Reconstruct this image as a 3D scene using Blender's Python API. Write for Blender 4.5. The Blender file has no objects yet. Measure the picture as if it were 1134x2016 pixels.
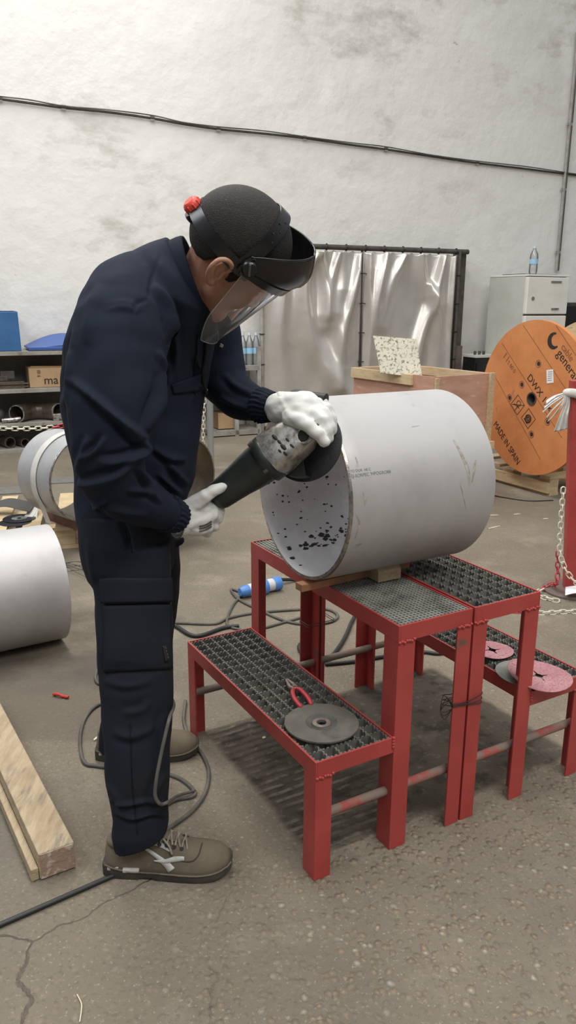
import bpy, bmesh, math, random
import numpy as np
from mathutils import Vector, Matrix, noise as mnoise
random.seed(4); rng = np.random.default_rng(4)
sc = bpy.context.scene
COL = sc.collection
PI = math.pi

# ------------------------------------------------------------------ camera
IW, IH, FPX = 1134.0, 2016.0, 1531.8
PITCH, ROLL, CAMZ = .266, .0057, 1.33
cp, sp, cr, sr = math.cos(PITCH), math.sin(PITCH), math.cos(ROLL), math.sin(ROLL)
FW = np.array([0, cp, -sp]); _U = np.array([0, sp, cp]); _X = np.array([1., 0, 0])
RT = _X * cr + _U * sr; UP = -_X * sr + _U * cr; CAM = np.array([0, 0, CAMZ])
cam = bpy.data.cameras.new('camera'); camo = bpy.data.objects.new('camera', cam); COL.objects.link(camo)
cam.sensor_fit = 'VERTICAL'; cam.sensor_height = 36; cam.lens = FPX / IH * 36; cam.clip_end = 200
camo.matrix_world = Matrix(((RT[0], UP[0], -FW[0], 0), (RT[1], UP[1], -FW[1], 0), (RT[2], UP[2], -FW[2], CAMZ), (0, 0, 0, 1)))
sc.camera = camo

# ------------------------------------------------------------------ light, world, exposure
sc.view_settings.view_transform = 'Standard'; sc.view_settings.look = 'None'
sc.view_settings.gamma = 1; sc.view_settings.use_curve_mapping = False
sc.view_settings.exposure = 0.3
w = bpy.data.worlds.new('world'); sc.world = w; w.use_nodes = True
nt = w.node_tree; nt.nodes.clear()
wo = nt.nodes.new('ShaderNodeOutputWorld'); bg = nt.nodes.new('ShaderNodeBackground')
tc = nt.nodes.new('ShaderNodeTexCoord'); sx = nt.nodes.new('ShaderNodeSeparateXYZ'); rp = nt.nodes.new('ShaderNodeValToRGB')
nt.links.new(tc.outputs['Generated'], sx.inputs[0]); nt.links.new(sx.outputs['Z'], rp.inputs[0])
nt.links.new(rp.outputs[0], bg.inputs[0]); nt.links.new(bg.outputs[0], wo.inputs[0])
rp.color_ramp.elements[0].position = 0.0; rp.color_ramp.elements[0].color = (.115, .108, .10, 1)
rp.color_ramp.elements[1].position = 0.75; rp.color_ramp.elements[1].color = (.86, .90, .95, 1)
bg.inputs[1].default_value = .62
def area(name, loc, target, size, sy, power, col=(1, 1, 1)):
    l = bpy.data.lights.new(name, 'AREA'); l.shape = 'RECTANGLE'; l.size = size; l.size_y = sy; l.energy = power; l.color = col
    o = bpy.data.objects.new(name, l); COL.objects.link(o); o.location = loc
    o.rotation_euler = (Vector(target) - Vector(loc)).to_track_quat('-Z', 'Y').to_euler(); return o
area('skylight_front', (2.4, -1.5, 6.2), (.3, 2.5, 0), 5, 2.0, 215, (1, .96, .90))
area('skylight_hall', (-1.0, 4.2, 6.8), (-.4, 4.6, 0), 7, 1.6, 290, (1, .97, .93))
area('skylight_left', (-4.0, 1.0, 6.0), (-.5, 3, .5), 3, 2, 110, (.92, .96, 1))

# ------------------------------------------------------------------ pixel rays (photo frame) to points in the place
def ray(x, y): return FW + RT * (x - IW / 2) / FPX - UP * (y - IH / 2) / FPX
def onz(x, y, z=0.0):
    r = ray(x, y); return CAM + r * (z - CAMZ) / r[2]
def ony(x, y, Y):
    r = ray(x, y); return CAM + r * Y / r[1]
def onpl(x, y, p, n):
    r = ray(x, y); n = np.array(n); return CAM + r * (np.dot(np.array(p) - CAM, n) / np.dot(r, n))
def proj(P):
    P = np.atleast_2d(P) - CAM; d = P @ FW
    return np.stack([IW / 2 + FPX * (P @ RT) / d, IH / 2 - FPX * (P @ UP) / d], 1)

# ------------------------------------------------------------------ materials
MATS = {}
def mat(name, col, rough=.6, metal=0.0, col2=None, scale=8, lo=.4, hi=.7, detail=6, bump=0, bscale=60, stretch=None,
        col3=None, s3=3, lo3=.55, hi3=.75, spec=.5, bdist=.01, coat=0):
    m = bpy.data.materials.new(name); m.use_nodes = True; t = m.node_tree; N = t.nodes; L = t.links
    b = N['Principled BSDF']; b.inputs['Roughness'].default_value = rough; b.inputs['Metallic'].default_value = metal
    b.inputs['Specular IOR Level'].default_value = spec; b.inputs['Coat Weight'].default_value = coat
    b.inputs['Base Color'].default_value = (*col, 1)
    c = N.new('ShaderNodeTexCoord'); src = c.outputs['Object']
    if stretch:
        mp = N.new('ShaderNodeMapping'); mp.inputs['Scale'].default_value = stretch; L.new(src, mp.inputs[0]); src = mp.outputs[0]
    def layer(prev, cc, s, a, z):
        n = N.new('ShaderNodeTexNoise'); n.inputs['Scale'].default_value = s; n.inputs['Detail'].default_value = detail; n.inputs['Roughness'].default_value = .62
        L.new(src, n.inputs['Vector'])
        r = N.new('ShaderNodeMapRange'); r.inputs[1].default_value = a; r.inputs[2].default_value = z; L.new(n.outputs[0], r.inputs[0])
        x = N.new('ShaderNodeMix'); x.data_type = 'RGBA'; L.new(r.outputs[0], x.inputs[0])
        if prev is None: x.inputs[6].default_value = (*col, 1)
        else: L.new(prev, x.inputs[6])
        x.inputs[7].default_value = (*cc, 1); return x.outputs[2]
    out = None
    if col2: out = layer(out, col2, scale, lo, hi)
    if col3: out = layer(out, col3, s3, lo3, hi3)
    if out: L.new(out, b.inputs['Base Color'])
    if bump:
        n = N.new('ShaderNodeTexNoise'); n.inputs['Scale'].default_value = bscale; n.inputs['Detail'].default_value = 5; L.new(src, n.inputs['Vector'])
        bp = N.new('ShaderNodeBump'); bp.inputs['Strength'].default_value = bump; bp.inputs['Distance'].default_value = bdist
        L.new(n.outputs[0], bp.inputs['Height']); L.new(bp.outputs[0], b.inputs['Normal'])
    MATS[name] = m; return m
def clear(name, tint=(1, 1, 1), haze=.05, gloss=.04):
    m = bpy.data.materials.new(name); m.use_nodes = True; t = m.node_tree; N = t.nodes; L = t.links; N.clear()
    o = N.new('ShaderNodeOutputMaterial'); tr = N.new('ShaderNodeBsdfTransparent'); tr.inputs[0].default_value = (*tint, 1)
    gl = N.new('ShaderNodeBsdfGlossy'); gl.inputs['Roughness'].default_value = gloss
    df = N.new('ShaderNodeBsdfTranslucent'); d2 = N.new('ShaderNodeBsdfDiffuse'); ad = N.new('ShaderNodeMixShader'); L.new(df.outputs[0], ad.inputs[1]); L.new(d2.outputs[0], ad.inputs[2])
    lw = N.new('ShaderNodeFresnel'); lw.inputs[0].default_value = 1.5
    a = N.new('ShaderNodeMixShader'); a.inputs[0].default_value = haze; L.new(tr.outputs[0], a.inputs[1]); L.new(ad.outputs[0], a.inputs[2])
    b = N.new('ShaderNodeMixShader'); L.new(lw.outputs[0], b.inputs[0]); L.new(a.outputs[0], b.inputs[1]); L.new(gl.outputs[0], b.inputs[2])
    L.new(b.outputs[0], o.inputs[0]); MATS[name] = m; return m

mat('red_paint', (.43, .06, .053), .42, 0, (.33, .042, .038), 5, .4, .7, bump=.25, bscale=40, bdist=.002, col3=(.16, .085, .06), s3=11, lo3=.64, hi3=.72)
mat('dusty_red', (.2, .155, .125), .8, 0, (.34, .06, .05), 7, .52, .62, bump=.2, bscale=90, bdist=.002)
mat('grating', (.175, .172, .152), .6, .2, (.10, .095, .08), 20, .45, .65)
mat('grating_fine', (.38, .38, .345), .55, .3, (.22, .215, .19), 18, .45, .65)
mat('steel_pipe', (.47, .46, .455), .5, .25, (.38, .37, .37), 6, .45, .75, bump=.06, bscale=9, col3=(.38, .34, .30), s3=13, lo3=.66, hi3=.74, stretch=(1, 1, .6))
mat('pipe_inside', (.74, .73, .745), .4, .25, (.55, .53, .53), 4, .45, .62)
mat('ground_steel', (.42, .40, .37), .3, .9, (.2, .17, .14), 60, .45, .65, bump=.3, bscale=200, bdist=.002)
mat('pipe_far', (.47, .475, .49), .45, .4, (.38, .38, .39), 6, .4, .7)
mat('wood_pale', (.56, .42, .26), .8, 0, (.40, .28, .16), 14, .4, .7, stretch=(1, 6, 6), bump=.2, bscale=60, col3=(.2, .16, .12), s3=8, lo3=.62, hi3=.75)
mat('wood_beam', (.47, .375, .245), .85, 0, (.33, .245, .15), 9, .4, .68, stretch=(5, 1, 5), bump=.4, bscale=50, col3=(.20, .17, .14), s3=7, lo3=.56, hi3=.7)
mat('wood_end', (.33, .22, .16), .9, 0, (.50, .43, .36), 30, .5, .58, bump=.5, bscale=60)
mat('plywood', (.52, .30, .22), .75, 0, (.42, .22, .15), 5, .4, .7, stretch=(1, 1, 4), col3=(.60, .40, .30), s3=12, lo3=.58, hi3=.7)
mat('board_mouldy', (.52, .50, .40), .85, 0, (.62, .58, .46), 6, .4, .7, col3=(.17, .16, .12), s3=60, lo3=.52, hi3=.62)
mat('plank_orange', (.46, .23, .12), .8, 0, (.33, .17, .1), 20, .4, .7)
mat('spool_orange', (.62, .245, .085), .7, 0, (.52, .185, .055), 5, .4, .7, col3=(.27, .12, .06), s3=9, lo3=.63, hi3=.76, bump=.15, bscale=30)
mat('ink_black', (.02, .018, .016), .7)
mat('ink_faint', (.22, .09, .04), .8)
mat('ink_grey', (.2, .2, .2), .8)
mat('black_plastic', (.012, .012, .013), .24, 0, bump=.03, bscale=60, spec=.45)
mat('black_matte', (.014, .014, .015), .75)
mat('rubber', (.02, .02, .02), .55)
mat('grinder_green', (.018, .023, .020), .42, 0, (.033, .038, .034), 12, .45, .75, bump=.1, bscale=50)
mat('cast_alu', (.46, .45, .42), .38, .75, (.13, .115, .1), 28, .46, .62, bump=.4, bscale=40, bdist=.004)
mat('grind_dark', (.07, .067, .062), .85, 0, (.13, .125, .11), 30, .4, .7, bump=.6, bscale=260, bdist=.002)
mat('disc_black', (.01, .01, .013), .6, 0, (.02, .02, .023), 40, .4, .7, bump=.3, bscale=200, bdist=.002)
mat('abrasive_grey', (.105, .098, .085), .9, 0, (.16, .148, .122), 12, .4, .7, bump=.6, bscale=380, bdist=.0015, col3=(.06, .058, .055), s3=9, lo3=.56, hi3=.7)
mat('fibre_pink', (.36, .165, .18), .85, 0, (.46, .25, .26), 12, .4, .7, bump=.4, bscale=380, bdist=.001, col3=(.28, .12, .14), s3=160, lo3=.5, hi3=.6)
mat('fibre_grey', (.19, .195, .18), .9, 0, (.25, .25, .23), 20, .4, .7)
mat('skin', (.43, .235, .155), .5, 0, (.36, .17, .115), 14, .4, .75, bump=.12, bscale=300, bdist=.001)
mat('hair', (.013, .010, .0085), .75, 0, (.026, .020, .017), 120, .5, .7, bump=.6, bscale=420, bdist=.003, col3=(.34, .33, .31), s3=150, lo3=.715, hi3=.735)
mat('navy_cloth', (.0175, .0235, .039), .86, 0, (.0125, .0165, .028), 5, .4, .7, bump=.12, bscale=700, bdist=.0008, spec=.14)
mat('navy_dark', (.009, .0105, .015), .85, spec=.2)
mat('navy_trouser', (.0145, .0175, .025), .88, 0, (.020, .021, .0255), 6, .45, .7, bump=.12, bscale=700, bdist=.0008, spec=.14)
mat('knit_cuff', (.04, .04, .045), .9)
mat('glove_white', (.70, .705, .68), .6, 0, (.58, .585, .56), 18, .45, .75, bump=.3, bscale=45, bdist=.004)
mat('glove_tan', (.42, .33, .2), .75)
mat('shoe_suede', (.155, .125, .085), .85, 0, (.105, .084, .058), 11, .4, .7, bump=.3, bscale=220, bdist=.001, col3=(.21, .175, .125), s3=22, lo3=.58, hi3=.72)
mat('shoe_sole', (.038, .034, .029), .8, 0, (.07, .062, .05), 20, .45, .7)
mat('shoe_pale', (.47, .46, .42), .8, 0, (.33, .31, .27), 30, .5, .7)
mat('shoe_white', (.50, .50, .48), .8, 0, (.36, .35, .32), 40, .5, .7)
mat('lace', (.29, .26, .21), .85, 0, (.18, .155, .12), 60, .45, .6)
mat('knob_red', (.75, .075, .05), .4)
mat('cable_grey', (.075, .068, .06), .6, 0, (.14, .128, .11), 10, .4, .7)
mat('cable_black', (.018, .018, .018), .5)
mat('plug_blue', (.07, .21, .52), .4)
mat('plug_white', (.55, .56, .55), .5)
mat('grip_red', (.45, .035, .045), .4)
mat('tool_steel', (.30, .25, .22), .5, .4, (.2, .16, .14), 60, .4, .6)
mat('chain_white', (.66, .62, .5), .5)
mat('chain_red', (.5, .05, .06), .5)
mat('rag_white', (.62, .60, .56), .85, 0, (.48, .46, .42), 12, .4, .7)
mat('base_brown', (.13, .095, .082), .8, 0, (.19, .15, .13), 10, .4, .7)
mat('paper', (.78, .79, .8), .7)
mat('post_grey', (.32, .33, .33), .5, .3)
mat('shelf_steel', (.36, .345, .31), .6, .2, (.25, .225, .19), 7, .4, .7, col3=(.17, .12, .085), s3=13, lo3=.6, hi3=.75)
mat('shelf_back', (.17, .165, .155), .8, 0, (.12, .115, .105), 4, .4, .7)
mat('crate_blue', (.045, .155, .36), .5, 0, (.035, .12, .29), 6, .4, .7)
mat('lid_blue', (.05, .115, .36), .4)
mat('carton', (.47, .315, .18), .8, 0, (.40, .26, .145), 8, .4, .7)
mat('fitting_steel', (.13, .105, .08), .4, .75, (.2, .175, .14), 10, .4, .7)
mat('dark_steel', (.08, .072, .066), .6, .5, (.15, .13, .11), 18, .4, .7)
mat('fridge_side', (.60, .61, .56), .55, 0, (.52, .52, .46), 3, .4, .7, col3=(.36, .28, .18), s3=9, lo3=.66, hi3=.8)
mat('fridge_front', (.82, .81, .74), .5, 0, (.74, .72, .63), 6, .45, .75, col3=(.3, .24, .17), s3=14, lo3=.7, hi3=.8)
mat('frame_brown', (.105, .095, .082), .6, .3, (.06, .052, .045), 14, .4, .7)
mat('frame_pale', (.42, .41, .38), .6, .2, (.28, .26, .23), 10, .4, .7)
mat('strap_pale', (.62, .61, .56), .8, 0, (.5, .49, .45), 14, .4, .7)
mat('strap_dark', (.07, .066, .062), .8)
mat('bracket_rust', (.24, .125, .1), .8, 0, (.17, .085, .065), 9, .4, .7)
mat('wood_fresh', (.60, .47, .29), .8, 0, (.47, .34, .19), 10, .4, .7, stretch=(1, 1, 5), col3=(.33, .23, .13), s3=11, lo3=.64, hi3=.74)
mat('oven_black', (.012, .012, .013), .25, 0, col3=(.4, .4, .4), s3=30, lo3=.66, hi3=.75)
mat('scuff_brown', (.30, .265, .22), .7, 0, (.44, .42, .40), 60, .45, .6)
mat('wire', (.05, .045, .042), .5, .5)
mat('scrap_red', (.55, .05, .03), .6)
mat('chip_pale', (.72, .63, .47), .8)
mat('label_blue', (.34, .60, .80), .5)
mat('cap_blue', (.62, .72, .80), .5)
mat('plate_dark', (.19, .185, .17), .7, .2, (.15, .145, .13), 20, .4, .7)
clear('visor_clear', (.985, .99, .985), .20, .06)
clear('visor_edge', (.85, .87, .86), .55, .1)
clear('bottle_clear', (.97, .99, .995), .34, .05)
clear('film_clear', (.97, .98, .98), .10, .08)

# ------------------------------------------------------------------ mesh helpers
class MB:
    def __init__(s): s.v = []; s.f = []
    def add(s, v, f):
        k = len(s.v); s.v += [tuple(map(float, p)) for p in v]; s.f += [tuple(i + k for i in q) for q in f]; return s
    def box(s, c, size, X=(1, 0, 0), Y=(0, 1, 0), Z=(0, 0, 1)):
        c = np.array(c, float); X, Y, Z = (np.array(a, float) for a in (X, Y, Z)); h = np.array(size, float) / 2
        v = [c + X * h[0] * i + Y * h[1] * j + Z * h[2] * k for i in (-1, 1) for j in (-1, 1) for k in (-1, 1)]
        return s.add(v, [(0, 1, 3, 2), (4, 6, 7, 5), (0, 4, 5, 1), (2, 3, 7, 6), (0, 2, 6, 4), (1, 5, 7, 3)])
    def bar(s, a, b, wd, ht, up=(0, 0, 1)):
        a = np.array(a, float); b = np.array(b, float); d = b - a; L = np.linalg.norm(d); d /= L
        x = np.cross(d, up); x /= np.linalg.norm(x); z = np.cross(x, d)
        return s.box((a + b) / 2, (L, wd, ht), d, x, z)
    def tube(s, pts, r, seg=10, caps=True, sq=None, ref=None, closed=False):
        P = np.array(pts, float); n = len(P); R = np.broadcast_to(np.array(r, float), (n,)) if np.ndim(r) < 1 or len(np.shape(r)) == 1 else r
        T = np.gradient(P, axis=0)
        if closed: T = np.roll(P, -1, 0) - np.roll(P, 1, 0)
        T /= np.linalg.norm(T, axis=1)[:, None] + 1e-12
        a = np.array(ref if ref is not None else ((0, 0, 1) if abs(T[0][2]) < .9 else (1, 0, 0)), float)
        v = []
        for i in range(n):
            a = a - T[i] * np.dot(a, T[i]); a /= np.linalg.norm(a) + 1e-12; b = np.cross(T[i], a)
            q = 1 if sq is None else (sq[i] if np.ndim(sq) else sq)
            for k in range(seg):
                t = 2 * PI * k / seg; v.append(P[i] + R[i] * (math.cos(t) * a * q + math.sin(t) * b))
        f = []
        for i in range(n if closed else n - 1):
            j = (i + 1) % n
            for k in range(seg): f.append((i * seg + k, i * seg + (k + 1) % seg, j * seg + (k + 1) % seg, j * seg + k))
        if caps and not closed: f += [tuple(range(seg))[::-1], tuple((n - 1) * seg + k for k in range(seg))]
        return s.add(v, f)
    def lathe(s, prof, c=(0, 0, 0), ax=(0, 0, 1), seg=48, ref=None):
        ax = np.array(ax, float); ax /= np.linalg.norm(ax); a = np.array(ref if ref is not None else ((1, 0, 0) if abs(ax[0]) < .9 else (0, 0, 1)), float)
        a -= ax * np.dot(a, ax); a /= np.linalg.norm(a); b = np.cross(ax, a); c = np.array(c, float); v = []; n = len(prof)
        for r, h in prof:
            for k in range(seg):
                t = 2 * PI * k / seg; v.append(c + ax * h + r * (math.cos(t) * a + math.sin(t) * b))
        f = [(i * seg + k, i * seg + (k + 1) % seg, (i + 1) * seg + (k + 1) % seg, (i + 1) * seg + k) for i in range(n - 1) for k in range(seg)]
        return s.add(v, f)
    def rings(s, rings, caps=True):
        m = len(rings[0]); v = [p for r in rings for p in r]
        f = [(i * m + k, i * m + (k + 1) % m, (i + 1) * m + (k + 1) % m, (i + 1) * m + k) for i in range(len(rings) - 1) for k in range(m)]
        if caps: f += [tuple(range(m))[::-1], tuple((len(rings) - 1) * m + k for k in range(m))]
        return s.add(v, f)
    def prism(s, poly, o, X, Y, d):
        o = np.array(o, float); X = np.array(X, float); Y = np.array(Y, float); d = np.array(d, float); n = len(poly)
        v = [o + X * p[0] + Y * p[1] for p in poly]; v += [p + d for p in v]
        return s.add(v, [tuple(range(n))[::-1], tuple(range(n, 2 * n))] + [(i, (i + 1) % n, n + (i + 1) % n, n + i) for i in range(n)])
    def grid(s, fn, nu, nv):
        v = [fn(i / (nu - 1), j / (nv - 1)) for i in range(nu) for j in range(nv)]
        return s.add(v, [(i * nv + j, (i + 1) * nv + j, (i + 1) * nv + j + 1, i * nv + j + 1) for i in range(nu - 1) for j in range(nv - 1)])
    def ball(s, c, r, seg=16, A=None):
        A = np.eye(3) if A is None else np.array(A); c = np.array(c, float); r = np.broadcast_to(np.array(r, float), (3,)); v = []
        for i in range(seg // 2 + 1):
            th = PI * i / (seg // 2)
            for k in range(seg):
                ph = 2 * PI * k / seg; v.append(c + (r * np.array([math.sin(th) * math.cos(ph), math.sin(th) * math.sin(ph), math.cos(th)])) @ A)
        return s.add(v, [(i * seg + k, (i + 1) * seg + k, (i + 1) * seg + (k + 1) % seg, i * seg + (k + 1) % seg) for i in range(seg // 2) for k in range(seg)])
    def cap(s, a, b, ra, rb, seg=14):
        a = np.array(a, float); b = np.array(b, float); d = b - a; L = np.linalg.norm(d); d = d / L
        pts = []; rr = []
        for k in range(5): t = -PI / 2 + PI / 2 * k / 4; pts.append(a + d * ra * math.sin(t)); rr.append(max(ra * math.cos(t), 1e-4))
        for k in range(5): t = PI / 2 * k / 4; pts.append(b + d * rb * math.sin(t)); rr.append(max(rb * math.cos(t), 1e-4))
        return s.tube(pts, np.array(rr), seg)
    def mesh(s, name, m=None, smooth=None, bevel=0, sub=0, thick=0):
        me = bpy.data.meshes.new(name); me.from_pydata(s.v, [], s.f)
        b = bmesh.new(); b.from_mesh(me); bmesh.ops.remove_doubles(b, verts=b.verts, dist=1e-5)
        bmesh.ops.recalc_face_normals(b, faces=b.faces)
        if bevel: bmesh.ops.bevel(b, geom=[e for e in b.edges if len(e.link_faces) == 2 and e.calc_face_angle(0) > .6], offset=bevel, segments=2, affect='EDGES', profile=.5)
        b.to_mesh(me); b.free()
        return me
    def build(s, name, m, parent=None, smooth=None, bevel=0, sub=0, thick=0):
        return put(name, s.mesh(name, bevel=bevel), m, parent, smooth, sub, thick)
def put(name, me, m, parent=None, smooth=None, sub=0, thick=0):
    me.name = name; me.materials.clear(); me.materials.append(MATS[m])
    o = bpy.data.objects.new(name, me); COL.objects.link(o)
    if parent is not None:
        o.parent = parent; org = ROOT.get(parent.name, (0, 0, 0)); me.transform(Matrix.Translation(-Vector(org))); ROOT[o.name] = org
    if thick:
        md = o.modifiers.new('thickness', 'SOLIDIFY'); md.thickness = thick; md.offset = 0
    if sub: md = o.modifiers.new('smooth', 'SUBSURF'); md.levels = sub; md.render_levels = sub
    if smooth is not None: smooth_angle(me, smooth)
    return o
ROOT = {}
def smooth_angle(me, ang):
    me.polygons.foreach_set('use_smooth', [True] * len(me.polygons))
    b = bmesh.new(); b.from_mesh(me); a = math.radians(ang)
    for e in b.edges: e.smooth = not (len(e.link_faces) == 2 and e.calc_face_angle(0) > a)
    b.to_mesh(me); b.free()
def tag(o, label=None, cat=None, group=None, kind=None):
    if label: o['label'] = label
    if cat: o['category'] = cat
    if group: o['group'] = group
    if kind: o['kind'] = kind
    return o
def thing(name, loc, label, cat, group=None):
    o = bpy.data.objects.new(name, None); COL.objects.link(o); o.location = tuple(map(float, loc)); o.empty_display_size = .05
    ROOT[o.name] = tuple(map(float, loc)); return tag(o, label, cat, group)
def solo(name, mb, m, loc, label, cat, group=None, smooth=None, bevel=0, sub=0, thick=0):   # a thing that is one mesh, vertices given in world space
    me = mb.mesh(name, bevel=bevel); me.transform(Matrix.Translation(-Vector(tuple(map(float, loc)))))
    o = put(name, me, m, None, smooth, sub, thick); o.location = tuple(map(float, loc)); ROOT[o.name] = tuple(map(float, loc)); return tag(o, label, cat, group)
def copy_tree(o, loc=None, rotz=None, parent=None, label=None):
    c = o.copy(); COL.objects.link(c)
    if parent is not None: c.parent = parent
    for ch in [k for k in bpy.data.objects if k.parent == o]: copy_tree(ch, parent=c)
    if loc is not None: c.location = tuple(map(float, loc))
    if rotz is not None: c.rotation_euler[2] = rotz
    if label: c['label'] = label
    return c
def spline(P, n):
    P = np.array(P, float); m = len(P); Q = np.vstack([2 * P[0] - P[1], P, 2 * P[-1] - P[-2]]); out = []
    for t in np.linspace(0, m - 1, n):
        i = min(int(t), m - 2); u = t - i; a, b, c, d = Q[i], Q[i + 1], Q[i + 2], Q[i + 3]
        out.append(.5 * (2 * b + (c - a) * u + (2 * a - 5 * b + 4 * c - d) * u * u + (3 * b - a - 3 * c + d) * u ** 3))
    return np.array(out)
def text_mb(body, o, X, Y, height, depth=.0006, mb=None, squeeze=1.0):
    cu = bpy.data.curves.new('t', 'FONT'); cu.body = body; cu.size = 1; cu.extrude = .5
    ob = bpy.data.objects.new('t', cu); COL.objects.link(ob); dg = bpy.context.evaluated_depsgraph_get(); dg.update()
    me = bpy.data.meshes.new_from_object(ob.evaluated_get(dg)); bpy.data.objects.remove(ob)
    o, X, Y = (np.array(a, float) for a in (o, X, Y)); Z = np.cross(X, Y); k = height / .7
    mb = mb or MB()
    mb.add([o + X * v.co.x * k * squeeze + Y * v.co.y * k + Z * (v.co.z * depth * 2) for v in me.vertices], [tuple(p.vertices) for p in me.polygons])
    bpy.data.meshes.remove(me); return mb
def remesh(mb, vox, it=4, fac=.5):
    me = mb.mesh('tmp'); o = bpy.data.objects.new('tmp', me); COL.objects.link(o)
    r = o.modifiers.new('r', 'REMESH'); r.mode = 'VOXEL'; r.voxel_size = vox
    if it: k = o.modifiers.new('s', 'SMOOTH'); k.iterations = it; k.factor = fac
    dg = bpy.context.evaluated_depsgraph_get(); dg.update(); out = bpy.data.meshes.new_from_object(o.evaluated_get(dg))
    bpy.data.objects.remove(o); return out
def co(me):
    a = np.empty(len(me.vertices) * 3); me.vertices.foreach_get('co', a); return a.reshape(-1, 3)
def nrm(me):
    return np.array([tuple(n.vector) for n in me.vertex_normals])
def setco(me, a): me.vertices.foreach_set('co', a.ravel()); me.update()

# ================================================================== SETTING
WD = np.array([.9135, .4067, 0]); WN = np.array([.4067, -.9135, 0]); WP = np.array([-2.743, 7.21, 0])
def wl(u, off, z): return WP + WD * u + WN * off + np.array([0, 0, z])
def wpx(x, y, off): return onpl(x, y, WP + WN * off, WN)
def wu(x, y, off): return float(np.dot(wpx(x, y, off) - WP, WD))
ZU = np.array([0, 0, 1.])

# stool frame (also used by the floor's worn imprint)
SYAW = .5227; SO = np.array([.0666, 1.550, 0]); SXA = np.array([math.cos(SYAW), math.sin(SYAW), 0]); SYA = np.array([-math.sin(SYAW), math.cos(SYAW), 0])
def sp_(x, y, z): return SO + SXA * x + SYA * y + np.array([0, 0, z])

def wall_material():
    m = bpy.data.materials.new('wall_plaster'); m.use_nodes = True; t = m.node_tree; N = t.nodes; L = t.links; b = N['Principled BSDF']; b.inputs['Roughness'].default_value = .85
    c = N.new('ShaderNodeTexCoord'); P = c.outputs['Object']
    def noise(s, d=6, sc=None, rough=.6):
        n = N.new('ShaderNodeTexNoise'); n.inputs['Scale'].default_value = s; n.inputs['Detail'].default_value = d; n.inputs['Roughness'].default_value = rough
        if sc:
            mp = N.new('ShaderNodeMapping'); mp.inputs['Scale'].default_value = sc; L.new(P, mp.inputs[0]); L.new(mp.outputs[0], n.inputs['Vector'])
        else: L.new(P, n.inputs['Vector'])
        return n.outputs[0]
    def rng_(v, a, z, o0=0, o1=1):
        r = N.new('ShaderNodeMapRange'); r.inputs[1].default_value = a; r.inputs[2].default_value = z; r.inputs[3].default_value = o0; r.inputs[4].default_value = o1; L.new(v, r.inputs[0]); return r.outputs[0]
    def mul(a, bb):
        x = N.new('ShaderNodeMath'); x.operation = 'MULTIPLY'; L.new(a, x.inputs[0]); L.new(bb, x.inputs[1]); return x.outputs[0]
    def mix(prev, col, f):
        x = N.new('ShaderNodeMix'); x.data_type = 'RGBA'; L.new(f, x.inputs[0])
        if isinstance(prev, tuple): x.inputs[6].default_value = prev
        else: L.new(prev, x.inputs[6])
        x.inputs[7].default_value = (*col, 1); return x.outputs[2]
    s = N.new('ShaderNodeSeparateXYZ'); L.new(P, s.inputs[0]); z = s.outputs['Z']
    k = mix((.83, .825, .785, 1), (.745, .735, .69), rng_(noise(.55, 7), .42, .66))
    k = mix(k, (.86, .855, .82), rng_(noise(2.2, 8), .52, .68))
    k = mix(k, (.43, .40, .345), mul(rng_(noise(1.1, 10, (1, 1, 1.9), .7), .525, .74), rng_(noise(.5, 2), .42, .62)))
    k = mix(k, (.27, .25, .22), mul(rng_(noise(7, 8, (1, 1, 1.5), .7), .64, .72), rng_(noise(.8, 3), .5, .62)))
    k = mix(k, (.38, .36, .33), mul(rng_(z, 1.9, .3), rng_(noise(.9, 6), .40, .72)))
    L.new(k, b.inputs['Base Color'])
    bp = N.new('ShaderNodeBump'); bp.inputs['Strength'].default_value = .5; bp.inputs['Distance'].default_value = .05; L.new(noise(2.4, 5), bp.inputs['Height']); L.new(bp.outputs[0], b.inputs['Normal'])
    MATS['wall_plaster'] = m
wall_material()
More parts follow.
